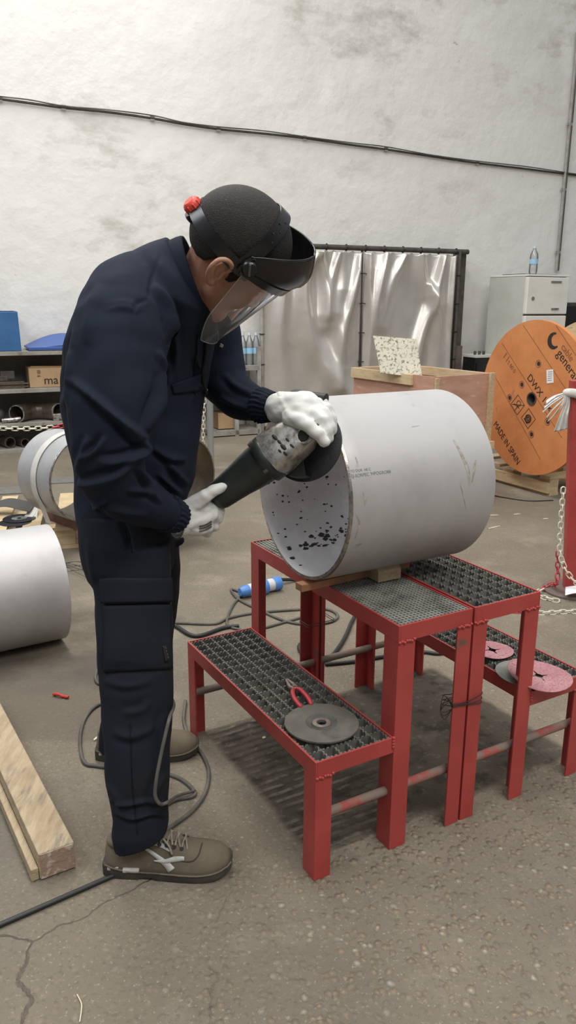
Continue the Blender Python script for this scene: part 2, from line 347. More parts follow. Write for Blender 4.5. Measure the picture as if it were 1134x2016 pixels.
def floor_material():
    m = bpy.data.materials.new('floor_concrete'); m.use_nodes = True; t = m.node_tree; N = t.nodes; L = t.links; b = N['Principled BSDF']; b.inputs['Roughness'].default_value = .82; b.inputs['Specular IOR Level'].default_value = .35
    c = N.new('ShaderNodeTexCoord'); P = c.outputs['Object']
    def noise(s, d=6, src=P, rough=.6):
        n = N.new('ShaderNodeTexNoise'); n.inputs['Scale'].default_value = s; n.inputs['Detail'].default_value = d; n.inputs['Roughness'].default_value = rough; L.new(src, n.inputs['Vector']); return n.outputs[0]
    def rng_(v, a, z, o0=0, o1=1):
        r = N.new('ShaderNodeMapRange'); r.inputs[1].default_value = a; r.inputs[2].default_value = z; r.inputs[3].default_value = o0; r.inputs[4].default_value = o1; L.new(v, r.inputs[0]); return r.outputs[0]
    def op(o, a, bb=None, k=None):
        x = N.new('ShaderNodeMath'); x.operation = o; L.new(a, x.inputs[0])
        if bb is not None: L.new(bb, x.inputs[1])
        elif k is not None: x.inputs[1].default_value = k
        return x.outputs[0]
    def mix(prev, col, f):
        x = N.new('ShaderNodeMix'); x.data_type = 'RGBA'; L.new(f, x.inputs[0])
        if isinstance(prev, tuple): x.inputs[6].default_value = prev
        else: L.new(prev, x.inputs[6])
        if isinstance(col, tuple): x.inputs[7].default_value = (*col, 1)
        else: L.new(col, x.inputs[7])
        return x.outputs[2]
    def box(xy, x0, x1, y0, y1, soft):
        a = op('MULTIPLY', rng_(xy['X'], x0 - soft, x0 + soft), rng_(xy['X'], x1 + soft, x1 - soft)); d = op('MULTIPLY', rng_(xy['Y'], y0 - soft, y0 + soft), rng_(xy['Y'], y1 + soft, y1 - soft)); return op('MULTIPLY', a, d)
    sep = N.new('ShaderNodeSeparateXYZ'); L.new(P, sep.inputs[0]); W_ = sep.outputs
    # stool-aligned coordinates for the worn imprint
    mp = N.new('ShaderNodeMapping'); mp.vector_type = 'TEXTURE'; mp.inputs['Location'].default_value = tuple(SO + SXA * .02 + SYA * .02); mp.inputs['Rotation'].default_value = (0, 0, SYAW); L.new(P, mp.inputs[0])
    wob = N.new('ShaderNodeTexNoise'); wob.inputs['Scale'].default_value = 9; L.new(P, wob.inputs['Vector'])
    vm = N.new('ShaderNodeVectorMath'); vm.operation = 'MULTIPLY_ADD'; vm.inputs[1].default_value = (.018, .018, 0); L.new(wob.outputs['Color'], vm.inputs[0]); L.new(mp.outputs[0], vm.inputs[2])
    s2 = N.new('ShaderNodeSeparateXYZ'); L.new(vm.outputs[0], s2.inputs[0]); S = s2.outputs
    k = mix((.228, .193, .143, 1), (.155, .129, .095), rng_(noise(1.1, 8), .36, .66))
    k = mix(k, (.285, .246, .188), rng_(noise(3.4, 8), .54, .74))
    k = mix(k, (.175, .148, .118), op('MULTIPLY', rng_(noise(17, 6), .56, .70), rng_(noise(2.3, 4), .42, .6)))
    k = mix(k, (.12, .10, .078), op('MULTIPLY', rng_(noise(75, 4), .54, .66), None, .55)); k = mix(k, (.42, .37, .29), op('MULTIPLY', rng_(noise(110, 3), .60, .68), None, .55)); k = mix(k, (.15, .127, .098), op('MULTIPLY', rng_(noise(.7, 5), .5, .62), None, .6))
    # exposed aggregate, strongest to the right front
    vo = N.new('ShaderNodeTexVoronoi'); vo.inputs['Scale'].default_value = 62; vo.inputs['Randomness'].default_value = 1
    dm = N.new('ShaderNodeVectorMath'); dm.operation = 'MULTIPLY_ADD'; dm.inputs[1].default_value = (.016, .016, 0); n3 = N.new('ShaderNodeTexNoise'); n3.inputs['Scale'].default_value = 22; L.new(P, n3.inputs['Vector']); L.new(n3.outputs['Color'], dm.inputs[0]); L.new(P, dm.inputs[2]); L.new(dm.outputs[0], vo.inputs['Vector'])
    peb = rng_(vo.outputs['Distance'], .62, .18)
    sc2 = N.new('ShaderNodeSeparateColor'); L.new(vo.outputs['Color'], sc2.inputs[0]); some = rng_(sc2.outputs[0], .42, .58)
    area_ = op('MULTIPLY', op('MULTIPLY', rng_(W_['X'], -.55, .15), rng_(W_['Y'], 3.2, 1.5)), rng_(noise(3.2, 4), .30, .50))
    near = rng_(W_['Y'], 3.2, 2.0, .0, .3)
    am = op('MAXIMUM', area_, near); pm = op('MULTIPLY', op('MULTIPLY', peb, some), am)
    pc = N.new('ShaderNodeValToRGB'); L.new(sc2.outputs[1], pc.inputs[0]); e = pc.color_ramp.elements; e[0].color = (.21, .175, .135, 1); e[1].color = (.47, .42, .34, 1); x = pc.color_ramp.elements.new(.85); x.color = (.34, .25, .16, 1)
    k = mix(k, pc.outputs[0], op('MULTIPLY', pm, None, .8))
    # worn, oil-stained imprint under the stools
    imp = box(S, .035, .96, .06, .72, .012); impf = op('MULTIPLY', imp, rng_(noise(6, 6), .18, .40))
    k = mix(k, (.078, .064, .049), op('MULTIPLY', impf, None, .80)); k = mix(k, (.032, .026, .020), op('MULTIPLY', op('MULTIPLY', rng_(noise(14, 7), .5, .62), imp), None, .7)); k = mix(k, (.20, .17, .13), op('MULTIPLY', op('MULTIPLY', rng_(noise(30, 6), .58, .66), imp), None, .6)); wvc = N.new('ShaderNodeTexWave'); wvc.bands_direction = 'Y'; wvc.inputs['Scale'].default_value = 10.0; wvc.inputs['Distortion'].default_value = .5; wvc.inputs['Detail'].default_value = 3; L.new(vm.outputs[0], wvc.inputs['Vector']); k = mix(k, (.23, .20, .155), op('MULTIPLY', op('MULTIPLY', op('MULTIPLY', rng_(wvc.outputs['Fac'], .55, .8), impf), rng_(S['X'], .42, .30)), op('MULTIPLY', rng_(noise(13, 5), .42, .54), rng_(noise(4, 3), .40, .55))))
    # slab patch with a joint at the left
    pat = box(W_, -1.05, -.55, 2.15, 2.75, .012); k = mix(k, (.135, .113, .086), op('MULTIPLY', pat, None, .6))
    pat2 = box(W_, -1.35, -.42, 2.5, 3.2, .08); k = mix(k, (.10, .085, .068), op('MULTIPLY', op('MULTIPLY', pat2, rng_(noise(5, 6), .4, .62)), None, .8))  # separate soft-edged, mottled darker area under the left pipe
    dk = box(W_, -1.4, -.62, 1.2, 1.9, .14); k = mix(k, (.13, .12, .10), op('MULTIPLY', dk, None, .6))
    # cracks
    cv = N.new('ShaderNodeTexVoronoi'); cv.feature = 'DISTANCE_TO_EDGE'; cv.inputs['Scale'].default_value = 1.7
    cm = N.new('ShaderNodeVectorMath'); cm.operation = 'MULTIPLY_ADD'; cm.inputs[1].default_value = (.22, .22, 0); n4 = N.new('ShaderNodeTexNoise'); n4.inputs['Scale'].default_value = 5; n4.inputs['Detail'].default_value = 6; L.new(P, n4.inputs['Vector']); L.new(n4.outputs['Color'], cm.inputs[0]); L.new(P, cm.inputs[2]); L.new(cm.outputs[0], cv.inputs['Vector'])
    cr_ = op('MULTIPLY', rng_(cv.outputs['Distance'], .007, .001), op('MULTIPLY', op('MULTIPLY', rng_(W_['X'], -.08, -.22), rng_(W_['Y'], 1.75, 1.6)), rng_(noise(1.6, 2), .42, .5))); k = mix(k, (.12, .10, .08), op('MULTIPLY', cr_, None, .8))
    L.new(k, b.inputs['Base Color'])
    # relief
    wv = N.new('ShaderNodeTexWave'); wv.bands_direction = 'Y'; wv.inputs['Scale'].default_value = 10.0; wv.inputs['Distortion'].default_value = .5; wv.inputs['Detail'].default_value = 3; wv.inputs['Detail Scale'].default_value = 3; L.new(vm.outputs[0], wv.inputs['Vector'])
    h = op('ADD', op('MULTIPLY', noise(26, 8, P, .7), None, .55), op('MULTIPLY', pm, None, .95)); h = op('ADD', h, op('MULTIPLY', op('MULTIPLY', op('MULTIPLY', wv.outputs['Fac'], impf), rng_(S['X'], .42, .30)), None, 1.4)); h = op('ADD', h, op('MULTIPLY', op('MULTIPLY', noise(60, 6, P, .7), impf), None, 1.3)); h = op('SUBTRACT', h, op('MULTIPLY', imp, None, 1.2)); h = op('SUBTRACT', h, op('MULTIPLY', cr_, None, .6)); h = op('ADD', h, op('MULTIPLY', noise(3, 4), None, 1.2))
    bp = N.new('ShaderNodeBump'); bp.inputs['Strength'].default_value = .75; bp.inputs['Distance'].default_value = .012; L.new(h, bp.inputs['Height']); L.new(bp.outputs[0], b.inputs['Normal'])
    MATS['floor_concrete'] = m
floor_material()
def structure(name, mb, m, label):
    o = mb.build(name, m); o['label'] = label; o['category'] = name.split('_')[0]; o['kind'] = 'structure'; return o
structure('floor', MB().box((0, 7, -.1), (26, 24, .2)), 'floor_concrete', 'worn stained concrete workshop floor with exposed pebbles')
structure('wall_back', MB().box(wl(3, -.15, 3.9), (18, .3, 8.2), WD, WN, ZU), 'wall_plaster', 'dirty white plastered hall wall behind the workshop')

# wall cable and conduit
pts = [wpx(x, y, .025) for x, y in [(-60, 188), (0, 195), (60, 203), (125, 212), (215, 221), (300, 233), (360, 244), (430, 254), (520, 263), (600, 272), (690, 285), (760, 294), (850, 308), (940, 321), (1040, 333), (1134, 345), (1200, 352)]]
pts = [pts[0] - WD * 4 + ZU * .1, pts[0] - WD * 2 + ZU * .04] + pts + [pts[-1] + WD * 2 - ZU * .04]
t = thing('wall_cable', pts[0], 'long dark cable run clipped across the upper white wall', 'cable')
MB().tube(spline(pts, 90), .0115, 8).build('cable_run', 'frame_brown', t, 60)
MB().tube(spline([p + np.array([0, 0, .015 + .006 * math.sin(i * 2.1)]) + WN * .02 for i, p in enumerate(pts)], 90), .006, 6).build('thin_wire', 'cable_grey', t, 60)
for i in range(1, 16, 2): MB().bar(pts[i] + np.array([0, 0, -.018]), pts[i] + np.array([0, 0, .024]), .016, .04, WD).build('cable_clip', 'frame_pale', t)
pa, pb = wpx(1138, 60, .04), wpx(1095, 533, .04); pa = np.array([pb[0], pb[1], pa[2]])
t = thing('conduit', pb, 'thin vertical conduit on the wall above the white fridge', 'pipe')
MB().tube([pb, pa], .016, 10).build('conduit_tube', 'frame_pale', t, 60)
MB().tube([pb + WD * .035, pa + WD * .035], .008, 8).build('cable_run', 'cable_grey', t, 60)
for z in (1.9, 2.6, 3.3): MB().box((pb[0], pb[1], z), (.07, .02, .03), WD, WN, ZU).build('cable_clip', 'frame_pale', t)

# ================================================================== STEP STOOLS
W1, W2, SL, HL, HT = .2205, .2265, .747, .3185, .6057; RH = .042
def serrated(mb, a, b, top, h, th, period, dep, nrmv):
    a = np.array(a); b = np.array(b); d = b - a; L = np.linalg.norm(d); d = d / L; n = max(2, int(L / period)); poly = [(0, top - h)]
    poly.append((L, top - h))
    for k in range(n, 0, -1): poly += [(L * k / n, top - dep), (L * (k - .3) / n, top), (L * (k - .7) / n, top), ]
    poly.append((0, top - dep)); mb.prism(poly, a - np.array(nrmv) * th / 2, d, ZU, np.array(nrmv) * th)
def make_stool(x0, sgn, label, fine):
    def P(x, y, z): return sp_(x0 + sgn * x, y, z)
    ex = SXA * sgn; ey = SYA
    t = thing('step_stool', P((W1 + W2) / 2, SL / 2, 0), label, 'step stool', 'red steel step stools')
    T = .005
    def rail(x1, y1, x2, y2, z): MB().bar(P(x1, y1, z - RH / 2), P(x2, y2, z - RH / 2), T, RH).build('rail', 'red_paint', t, bevel=.001)
    def leg(cx, cy, dx, dy, h, wx, wy):     # L section, corner at (cx, cy), flanges towards dx, dy
        poly = [(0, 0), (wx * dx, 0), (wx * dx, T * dy), (T * dx, T * dy), (T * dx, wy * dy), (0, wy * dy)]
        MB().prism(poly, P(cx, cy, 0), ex, ey, ZU * h).build('leg', 'red_paint', t, bevel=.0008)
    # low step
    x = T / 2
    rail(x, 0, x, SL, HL); rail(W1 - x, .0, W1 - x, SL, HL); rail(T, x, W1 - T, x, HL); rail(T, SL - x, W1 - T, SL - x, HL)
    a, b = W1, W1 + W2
    rail(a + x, 0, a + x, SL, HT); rail(b - x, 0, b - x, SL, HT); rail(a + T, x, b - T, x, HT); rail(a + T, SL - x, b - T, SL - x, HT)
    leg(0.0, 0, 1, 1, HL - RH, .045, .052); leg(0.0, SL, 1, -1, HL - RH, .05, .05)
    leg(a + .0005, 0, 1, 1, HT - RH, .05, .055); leg(a + .0005, SL, 1, -1, HT - RH, .05, .05)
    leg(b, 0, -1, 1, HT - RH, .045, .035); leg(b, SL, -1, -1, HT - RH, .045, .05)
    for y in (.027, SL - .027):
        MB().tube([P(.005, y, .155), P(b - .006, y, .155)], .0115, 14).build('stretcher', 'dusty_red', t, 60)
    # gratings
    def coarse(xa, xb, z):
        g = MB(); nx, ny = 6, 21; ya, yb = .006, SL - .006
        for i in range(nx + 1): X = xa + .003 + (xb - xa - .006) * i / nx; serrated(g, P(X, ya, 0), P(X, yb, 0), z - .003, .027, .0042, .0118, .0065, ex)
        for j in range(ny + 1): Y = ya + .003 + (yb - ya - .006) * j / ny; serrated(g, P(xa, Y, 0), P(xb, Y, 0), z - .002, .027, .0042, .0118, .0065, ey)
        return g
    coarse(T, W1 - T, HL).build('step_grating', 'grating', t)
    if fine:
        g = MB(); s = .0112
        for i in range(int((W2 - .01) / s) + 1): X = a + .005 + s * i; g.bar(P(X, .005, HT - .013), P(X, SL - .005, HT - .013), .0024, .022)
        for j in range(int((SL - .01) / s) + 1): Y = .005 + s * j; g.bar(P(a + .005, Y, HT - .0135), P(b - .005, Y, HT - .0135), .0024, .022)
        g.build('platform_grating', 'grating_fine', t)
    else: coarse(a + T, b - T, HT).build('platform_grating', 'grating', t)
    # weld beads at the joints
    for cx, cy, z, l in ((.0, 0, HL - RH, .05), (a, 0, HT - RH, .05), (b - .045, 0, HT - RH, .045), (a - .002, -.002, HL - RH + .012, .0)):
        mb = MB(); n = 7 if l else 4
        for k in range(n):
            if l: mb.ball(P(cx + l * (k + .5) / n, cy - .001, z + .002 * math.sin(k * 2.3)), (.0048, .004, .0042), 8)
            else: mb.ball(P(cx, cy + .001, z + .005 + .008 * k), (.005, .004, .005), 8)
        mb.build('weld_bead', 'red_paint', t, 60)
    return t
make_stool(0, 1, 'red steel step stool in front, cutting disc and pliers on its low step', True)
make_stool(2 * (W1 + W2) + .007, -1, 'red steel step stool on the right carrying pink fibre discs', False)
XM = W1 + W2
# tie wire binding the two stools
mb = MB()
for k in range(3):
    z = .345 + .008 * k; a = .05; r = []
    for q in np.linspace(0, 2 * PI, 40):
        cx, cy = math.cos(q), math.sin(q); r.append(sp_(XM + .0035 + max(-1, min(1, cx * 1.35)) * (.05), .019 + max(-1, min(1, cy * 1.35)) * .0225, z + .006 * math.sin(q * 2 + k)))
    mb.tube(r, .0011, 5)
for k in range(3): mb.tube(spline([sp_(XM - .047, -.004, .35), sp_(XM - .07 - .01 * k, -.015, .38 + .01 * k), sp_(XM - .085, .0, .35), sp_(XM - .06, .01, .335 - .01 * k), sp_(XM - .047, .0, .345)], 30), .001, 5)
solo('tie_wire', mb, 'wire', sp_(XM, 0, .34), 'thin dark wire twisted around the paired legs of two stools', 'wire')
mb = MB()
for k in range(2):
    mb.tube([sp_(XM + .0035 + max(-1, min(1, math.cos(q) * 1.35)) * .052, SL - .027 + max(-1, min(1, math.sin(q) * 1.35)) * .03, .30 + .008 * k) for q in np.linspace(0, 2 * PI, 36)], .0011, 5)
solo('tie_wire', mb, 'wire', sp_(XM, SL, .3), 'thin wire around the rear paired legs under the large pipe', 'wire')

# plank and wedge under the pipe
PB = np.array([.031, 1.921, 0]); PYAW = .514; PAX = np.array([math.cos(PYAW), math.sin(PYAW), 0]); PLT = np.array([-math.sin(PYAW), math.cos(PYAW), 0]); PR_, PL_ = .232, .443; PZ = .632
a, b = onz(588, 1156, .616), onz(800, 1108, .616)
solo('thin_plank', MB().bar(a, b, .03, .019), 'plank_orange', a, 'thin reddish wooden plank flat on the stools beneath the large pipe', 'plank', bevel=.001)
wc = onz(764, 1136, .607)
poly = [(-.028, 0), (.03, 0), (.03, .022), (-.01, .045), (-.028, .045)]
wx = -PLT; mb = MB()
mb.prism([(-.03, 0), (.024, 0), (.024, .03), (.012, .040), (-.03, .026)], wc - PAX * .05 + np.array([0, 0, .0]), -PLT, ZU, PAX * .075)
solo('wood_wedge', mb, 'wood_pale', wc, 'small pale wooden wedge chocking the large steel pipe', 'wedge', bevel=.002)

from mathutils.bvhtree import BVHTree
def bvh_of_early(o): return BVHTree.FromPolygons([tuple(o.matrix_basis @ v.co) for v in o.data.vertices], [tuple(p.vertices) for p in o.data.polygons])
def early_strip(bv, path, wd, off, n=14):
    Q = spline(path, n); W_ = np.interp(np.linspace(0, 1, n), np.linspace(0, 1, len(wd)), wd); T = np.gradient(Q, axis=0); T /= np.linalg.norm(T, axis=1)[:, None]; g = []; last = np.zeros(3)
    for q, t_, w_ in zip(Q, T, W_):
        for s in (-1, 0, 1):
            p = q + np.array([-t_[1], t_[0]]) * s * w_ / 2; r = ray(*p); r = r / np.linalg.norm(r); l_, n_, i_, d_ = bv.ray_cast(Vector(CAM), Vector(r))
            last = last if l_ is None else np.array(l_) + np.array(n_) * off * (1 if np.dot(n_, r) < 0 else -1); g.append(last)
    return MB().add(g, [(i * 3 + j, (i + 1) * 3 + j, (i + 1) * 3 + j + 1, i * 3 + j + 1) for i in range(n - 1) for j in range(2)])
# ================================================================== STEEL PIPES
def pipe(name, c, ax, r, L, wall, zb, label, group, mo='steel_pipe', mi='pipe_inside', mr='ground_steel', seg=128):
    ax = np.array(ax, float); cc = np.array([c[0], c[1], zb + r]); mb = MB()
    prof = [(r - wall, 0), (r - wall * .25, 0), (r, wall * .5)] + [(r, L * k / 10) for k in range(1, 10)] + [(r, L - .001), (r - .001, L), (r - wall, L)] + [(r - wall, L * (1 - k / 10)) for k in range(1, 11)]
    mb.lathe(prof, cc, ax, seg, ref=(0, 0, 1))
    o = solo(name, mb, mo, (c[0], c[1], zb), label, 'pipe', group, smooth=35)
    me = o.data; me.materials.append(MATS[mi]); me.materials.append(MATS[mr])
    for p in me.polygons:
        q = np.array(p.center) + np.array([c[0], c[1], zb]) - cc; h = np.dot(q, ax); rad = np.linalg.norm(q - ax * h)
        p.material_index = 2 if h < wall * .5 else (1 if rad < r - wall * .6 else 0)
    return o
big = pipe('steel_pipe', PB, PAX, PR_, PL_, .0105, PZ, 'large grey steel pipe section on the red stools being ground', 'large steel pipe sections')
# faint printed marking on the pipe
mb = MB(); text_mb('TO DOR  HE C', (0, .012, 0), (1, 0, 0), (0, 1, 0), .006, .0001, mb); text_mb('EJ-SORPEC \'MPOGRO88', (0, 0, 0), (1, 0, 0), (0, 1, 0), .0075, .0001, mb)
V = []
for x, y, z in mb.v:
    an = math.radians(-69) + y / PR_; d = -PLT * math.cos(an + PI / 2 - PI / 2) * 0
    ang = math.radians(19) + y / PR_; rad = PR_ + .0004 + z
    V.append(np.array([PB[0], PB[1], PZ + PR_]) + PAX * (.006 + x) + rad * (-PLT * math.cos(ang) + ZU * math.sin(ang)))
mb.v = [tuple(v) for v in V]
mb.build('printed_marking', 'ink_grey', big)['label'] = 'faint grey printed marking'
# scale flakes burnt on the bore (two bands of dark spots as in the photo)
mb = MB()
for k in range(150):
    band = rng.random() < .55
    if band: h = rng.uniform(.02, .36); ang = -58 + 5 * rng.normal() + 18 * (h - .1); s = rng.uniform(.002, .007)
    else: h = rng.uniform(.01, .4); ang = rng.uniform(-52, 8); s = rng.uniform(.0015, .0042)
    an = math.radians(ang); rad = PR_ - .0109; n = PLT * math.cos(an) + ZU * math.sin(an); tn = -PLT * math.sin(an) + ZU * math.cos(an)
    c = np.array([PB[0], PB[1], PZ + PR_]) + PAX * h + n * rad
    m = 7; r0 = [s * rng.uniform(.5, 1.2) for _ in range(m)]
    mb.add([c + PAX * r0[i] * 1.5 * math.cos(2 * PI * i / m) + tn * r0[i] * math.sin(2 * PI * i / m) for i in range(m)] + [c - n * .0008], [(i, (i + 1) % m, m) for i in range(m)])
pb_ = bvh_of_early(big)
for path, wd in (([(893, 866), (906, 890), (921, 925), (925, 958)], [3, 5, 7, 2]), ([(936, 905), (934, 925), (929, 950)], [3, 5, 2]), ([(905, 950), (912, 975), (917, 1000)], [1, 2, 1]), ([(693, 1085), (703, 1075), (712, 1070)], [3, 6, 1]), ([(715, 970), (719, 985), (718, 995)], [2, 4, 1]), ([(700, 900), (704, 915), (700, 925)], [2, 4, 1]), ([(810, 840), (825, 838)], [3, 1]), ([(700, 1010), (707, 1030), (699, 1060)], [2, 4, 2])):
    early_strip(pb_, path, wd, .0004).build('scuff_mark', 'scuff_brown', big)
fl = mb.build('burnt_flakes', 'ink_black', big); fl['label'] = 'dark burnt spots inside the pipe'; fl['kind'] = 'stuff'
FX, FY, FYAW = -.94, 2.95, .55; fa = np.array([math.cos(FYAW), math.sin(FYAW), 0])
pipe('steel_pipe', np.array([FX, FY, 0]) - fa * .62, fa, .232, .62, .0105, 0.0, 'pale steel pipe section lying on the floor behind the wood beam', 'large steel pipe sections')
BY = 2.4; ba = np.array([math.cos(BY), math.sin(BY), 0])
pipe('steel_pipe', (-1.05, 4.0), ba, .232, .32, .0105, .18, 'grey steel pipe section strapped on the pallet behind the worker', 'large steel pipe sections', 'pipe_far', 'fitting_steel')
pipe('steel_pipe', (-.56, 4.03), ba, .232, .32, .0105, .18, 'grey steel pipe section peeking out beneath the worker\'s chest', 'large steel pipe sections', 'pipe_far', 'fitting_steel')

# ================================================================== LEFT PALLET WITH STRAP, BRACKETS, DISCS
def pallet(c, X, Y, lx, ly, label, m='wood_fresh', h=.125, nb=5):
    c = np.array(c, float); X = np.array(X, float); Y = np.array(Y, float); t = thing('pallet', c, label, 'pallet', 'wooden pallets')
    for k in (-1, 0, 1):
        o = c + Y * (ly / 2 - .05) * k
        MB().box(o + ZU * .011, (lx, .09, .022), X, Y, ZU).build('skid_board', m, t, bevel=.001)
        for q in (-1, 0, 1): MB().box(o + X * (lx / 2 - .06) * q + ZU * (h - .022 + .022) * .5, (.11, .085, h - .046), X, Y, ZU).build('block', m, t, bevel=.001)
    for k in range(nb):
        MB().box(c + X * (-(lx / 2 - .05) + (lx - .1) * k / (nb - 1)) + ZU * (h - .011), (.095, ly, .022), X, Y, ZU).build('deck_board', m, t, bevel=.001)
    return t
bb = np.array([-ba[1], ba[0], 0])           # along the row of pipes
pc = np.array([-1.32, 4.47, 0])
pallet(pc, np.array([.97, .24, 0]), np.array([-.24, .97, 0]), 1.15, .8, 'pale wooden pallet under the strapped pipes', nb=7)
# rusty angle cradle rails on the pallet
for c, lab in ((np.array([-1.2, 4.12, .125]), 'rusty angle iron rail under the left edge of the strapped pipe'), (np.array([-.85, 4.16, .125]), 'rusty angle iron rail between the two pipes on the pallet')):
    mb = MB(); mb.box(c + ZU * .003, (.42, .06, .006), ba, bb, ZU); mb.box(c + ZU * .03 + bb * .028, (.42, .006, .06), ba, bb, ZU)
    solo('angle_iron', mb, 'bracket_rust', c, lab, 'angle iron')
    # small cross cleat
# ratchet strap over the left pipe
mb = MB(); cc = np.array([-1.05, 4.0, .18 + .232]) + ba * .15; R0 = .236; ring = []
st = []
for q in np.linspace(-32, 212, 60):
    a = math.radians(q); st.append(cc + R0 * (bb * math.cos(a) + ZU * math.sin(a)))
st = [st[0] + np.array([.03, 0, -.1])] + st + [st[-1] + np.array([-.0, -.0, -.10])]
rg = [[p - ba * .024, p + ba * .024, p + ba * .024 + (p - cc) / np.linalg.norm(p - cc) * .003, p - ba * .024 + (p - cc) / np.linalg.norm(p - cc) * .003] for p in st]
t = thing('lashing_strap', cc - ZU * R0, 'pale lashing strap wrapped over the pipe on the pallet', 'strap')
MB().rings(rg).build('strap_band', 'strap_pale', t, 60)
def ribbon(path, wv, th=.003):
    P = spline(path, 40); r = []
    for i, p in enumerate(P): wv_ = np.array(wv(i / 39)); n = np.array([0, -.3, .95]); r.append([p - wv_, p + wv_, p + wv_ + n * th, p - wv_ + n * th])
    return MB().rings(r)
s0 = ony(66, 985, 3.72)
for e in ((10, 1068), (42, 1075)):
    ribbon([onz(70, 980, .21), onz(67, 1000, .16), onz(58 + (e[0] - 26) * .3, 1022, .12), onz(e[0] + 22, e[1] - 18, .06), onz(e[0] + 6, e[1], .012)], lambda u: (.022 + .012 * u, .006, .004)).build('loose_end', 'strap_pale', t, 60)
ribbon([onz(-30, 1003, .155), onz(10, 990, .19), onz(40, 994, .185), onz(64, 1000, .165)], lambda u: (.004, .05, .012)).build('folded_belt', 'strap_dark', t, 60)
# black discs at the left end of the pallet
for k, (x, y, z, r, lab) in enumerate([(30, 1029, .123, .088, 'plain black cutting disc under another at the left end of the pallet'), (38, 1021, .127, .09, 'black cutting disc with a silver label at the left end of the pallet')]):
    c = onz(x, y, z); t = thing('cutting_disc', c, lab, 'disc', 'black discs on the pallet')
    MB().lathe([(.012, 0), (r, 0), (r, .003), (.012, .0035), (.012, 0)], c).build('abrasive_body', 'black_plastic', t, 40)
    if k: MB().lathe([(.012, .0036), (.042, .0036), (.042, .0042), (.012, .0042), (.012, .0036)], c).build('disc_label', 'cast_alu', t, 40)
# dark plate on the floor behind
mb = MB(); q = [onz(8, 961), onz(55, 955), onz(52, 973), onz(22, 975)]; cq = sum(q) / 4; mb.box(cq + ZU * .004, (.32, .22, .008), (.97, .24, 0), (-.24, .97, 0), ZU)
solo('steel_plate', mb, 'plate_dark', cq, 'flat grey steel plate on the floor left of the strapped pipe', 'plate')
c = onz(305, 950); solo('steel_plate', MB().box(onz(146, 946) + ZU * .004, (.5, .18, .008), (.97, .24, 0), (-.24, .97, 0), ZU), 'plate_dark', onz(146, 946), 'flat grey steel plate on the floor seen through the strapped pipe', 'plate')

# ================================================================== WOOD BEAM, FLOOR LITTER
e1, e2 = onz(84, 1727), onz(147, 1690); b0 = onz(-100, 1385); d = np.array([-.62, 1.0, 0]);
tr = (onz(146, 1660, .07) ); far = onz(6, 1395, .07); d = far - tr; d[2] = 0; d /= np.linalg.norm(d); px_ = np.array([d[1], -d[0], 0])
if px_[0] < 0: px_ = -px_
t = thing('wood_beam', e1, 'weathered square wooden beam on the floor at lower left', 'beam')
bw, bh = .085, .072; c0 = np.array([tr[0], tr[1], 0]) - px_ * bw / 2
MB().box(c0 + d * .45 + ZU * (bh / 2 + .002), (.9, bw, bh), d, px_, ZU).build('timber', 'wood_beam', t, bevel=.003)
MB().box(c0 + d * -.0008 + ZU * (bh / 2 + .002), (.002, bw - .006, bh - .006), d, px_, ZU).build('sawn_end', 'wood_end', t)
MB().box(c0 - px_ * (bw / 2 + .010) + d * .45 + ZU * (.018), (.89, .018, .032), d, px_, ZU).build('side_batten', 'wood_beam', t, bevel=.002)
def scrap(name, x, y, L, ang, m, label, cat, group=None, wd=.008):
    c = onz(x, y, .0); D = np.array([math.cos(ang), math.sin(ang), 0]); N_ = np.array([-D[1], D[0], 0])
    poly = [(-L / 2, -wd * .3), (-L * .1, -wd * .5), (L / 2, -wd * .1), (L * .42, wd * .3), (0, wd * .5), (-L * .45, wd * .3)]
    return solo(name, MB().prism(poly, c + ZU * .001, D, N_, ZU * .004), m, c, label, cat, group)
mb = MB(); c = onz(120, 1373); mb.tube(spline([c + np.array([-.03, .012, .006]), c + np.array([-.01, 0, .012]), c + np.array([.01, -.004, .006]), c + np.array([.03, -.012, .008])], 14), [.004 + .003 * math.sin(i) ** 2 for i in range(14)], 7)
solo('plastic_scrap', mb, 'scrap_red', c, 'bright red crumpled plastic scrap on the floor beside the beam', 'scrap', smooth=60)
scrap('plastic_scrap', 141, 1062, .04, .7, 'scrap_red', 'small orange red scrap on the floor by the pallet', 'scrap', wd=.03)
for x, y, L, a, lab in [(190, 1455, .028, 1.2, 'pale wood chip on the floor near the worker\'s rear heel'), (1074, 1022, .035, .2, 'pale wood chip on the floor near the red post, nearer of two'), (1018, 1013, .05, .3, 'pale wood chip on the floor between the large pipe and the red post'), (973, 1039, .11, .6, 'long pale wood splinter on the floor right of the large pipe'), (972, 1015, .06, .1, 'pale wood splinter on the floor behind the long splinter'), (520, 1454, .012, .3, 'tiny white chip on the stained floor under the low step')]:
    scrap('wood_chip', x, y, L, a, 'chip_pale', lab, 'chip', 'wood chips on the floor')
mb = MB(); mb.tube(spline([onz(152, 1958, .002), onz(160, 1975, .006), onz(160, 1990, .004), onz(157, 2012, .002)], 20), .0012, 6)
solo('wire_snippet', mb, 'chip_pale', onz(158, 1985), 'thin pale curved wire snippet on the floor at the bottom left', 'wire')
mb = MB()
for k in range(9):
    a = onz(112 + rng.uniform(-6, 6), 1118 + rng.uniform(-14, 14)); b = onz(185 + rng.uniform(-6, 14), 1128 + rng.uniform(-26, 26)); m_ = (a + b) / 2 + np.array([0, rng.uniform(-.05, .05), rng.uniform(.0, .03)])
    mb.tube(spline([a + ZU * .002, m_ + ZU * .004, b + ZU * .002], 14), .0012, 5)
solo('wire_bundle', mb, 'wire', onz(150, 1125), 'loose dark steel wires on the floor behind the worker', 'wire')
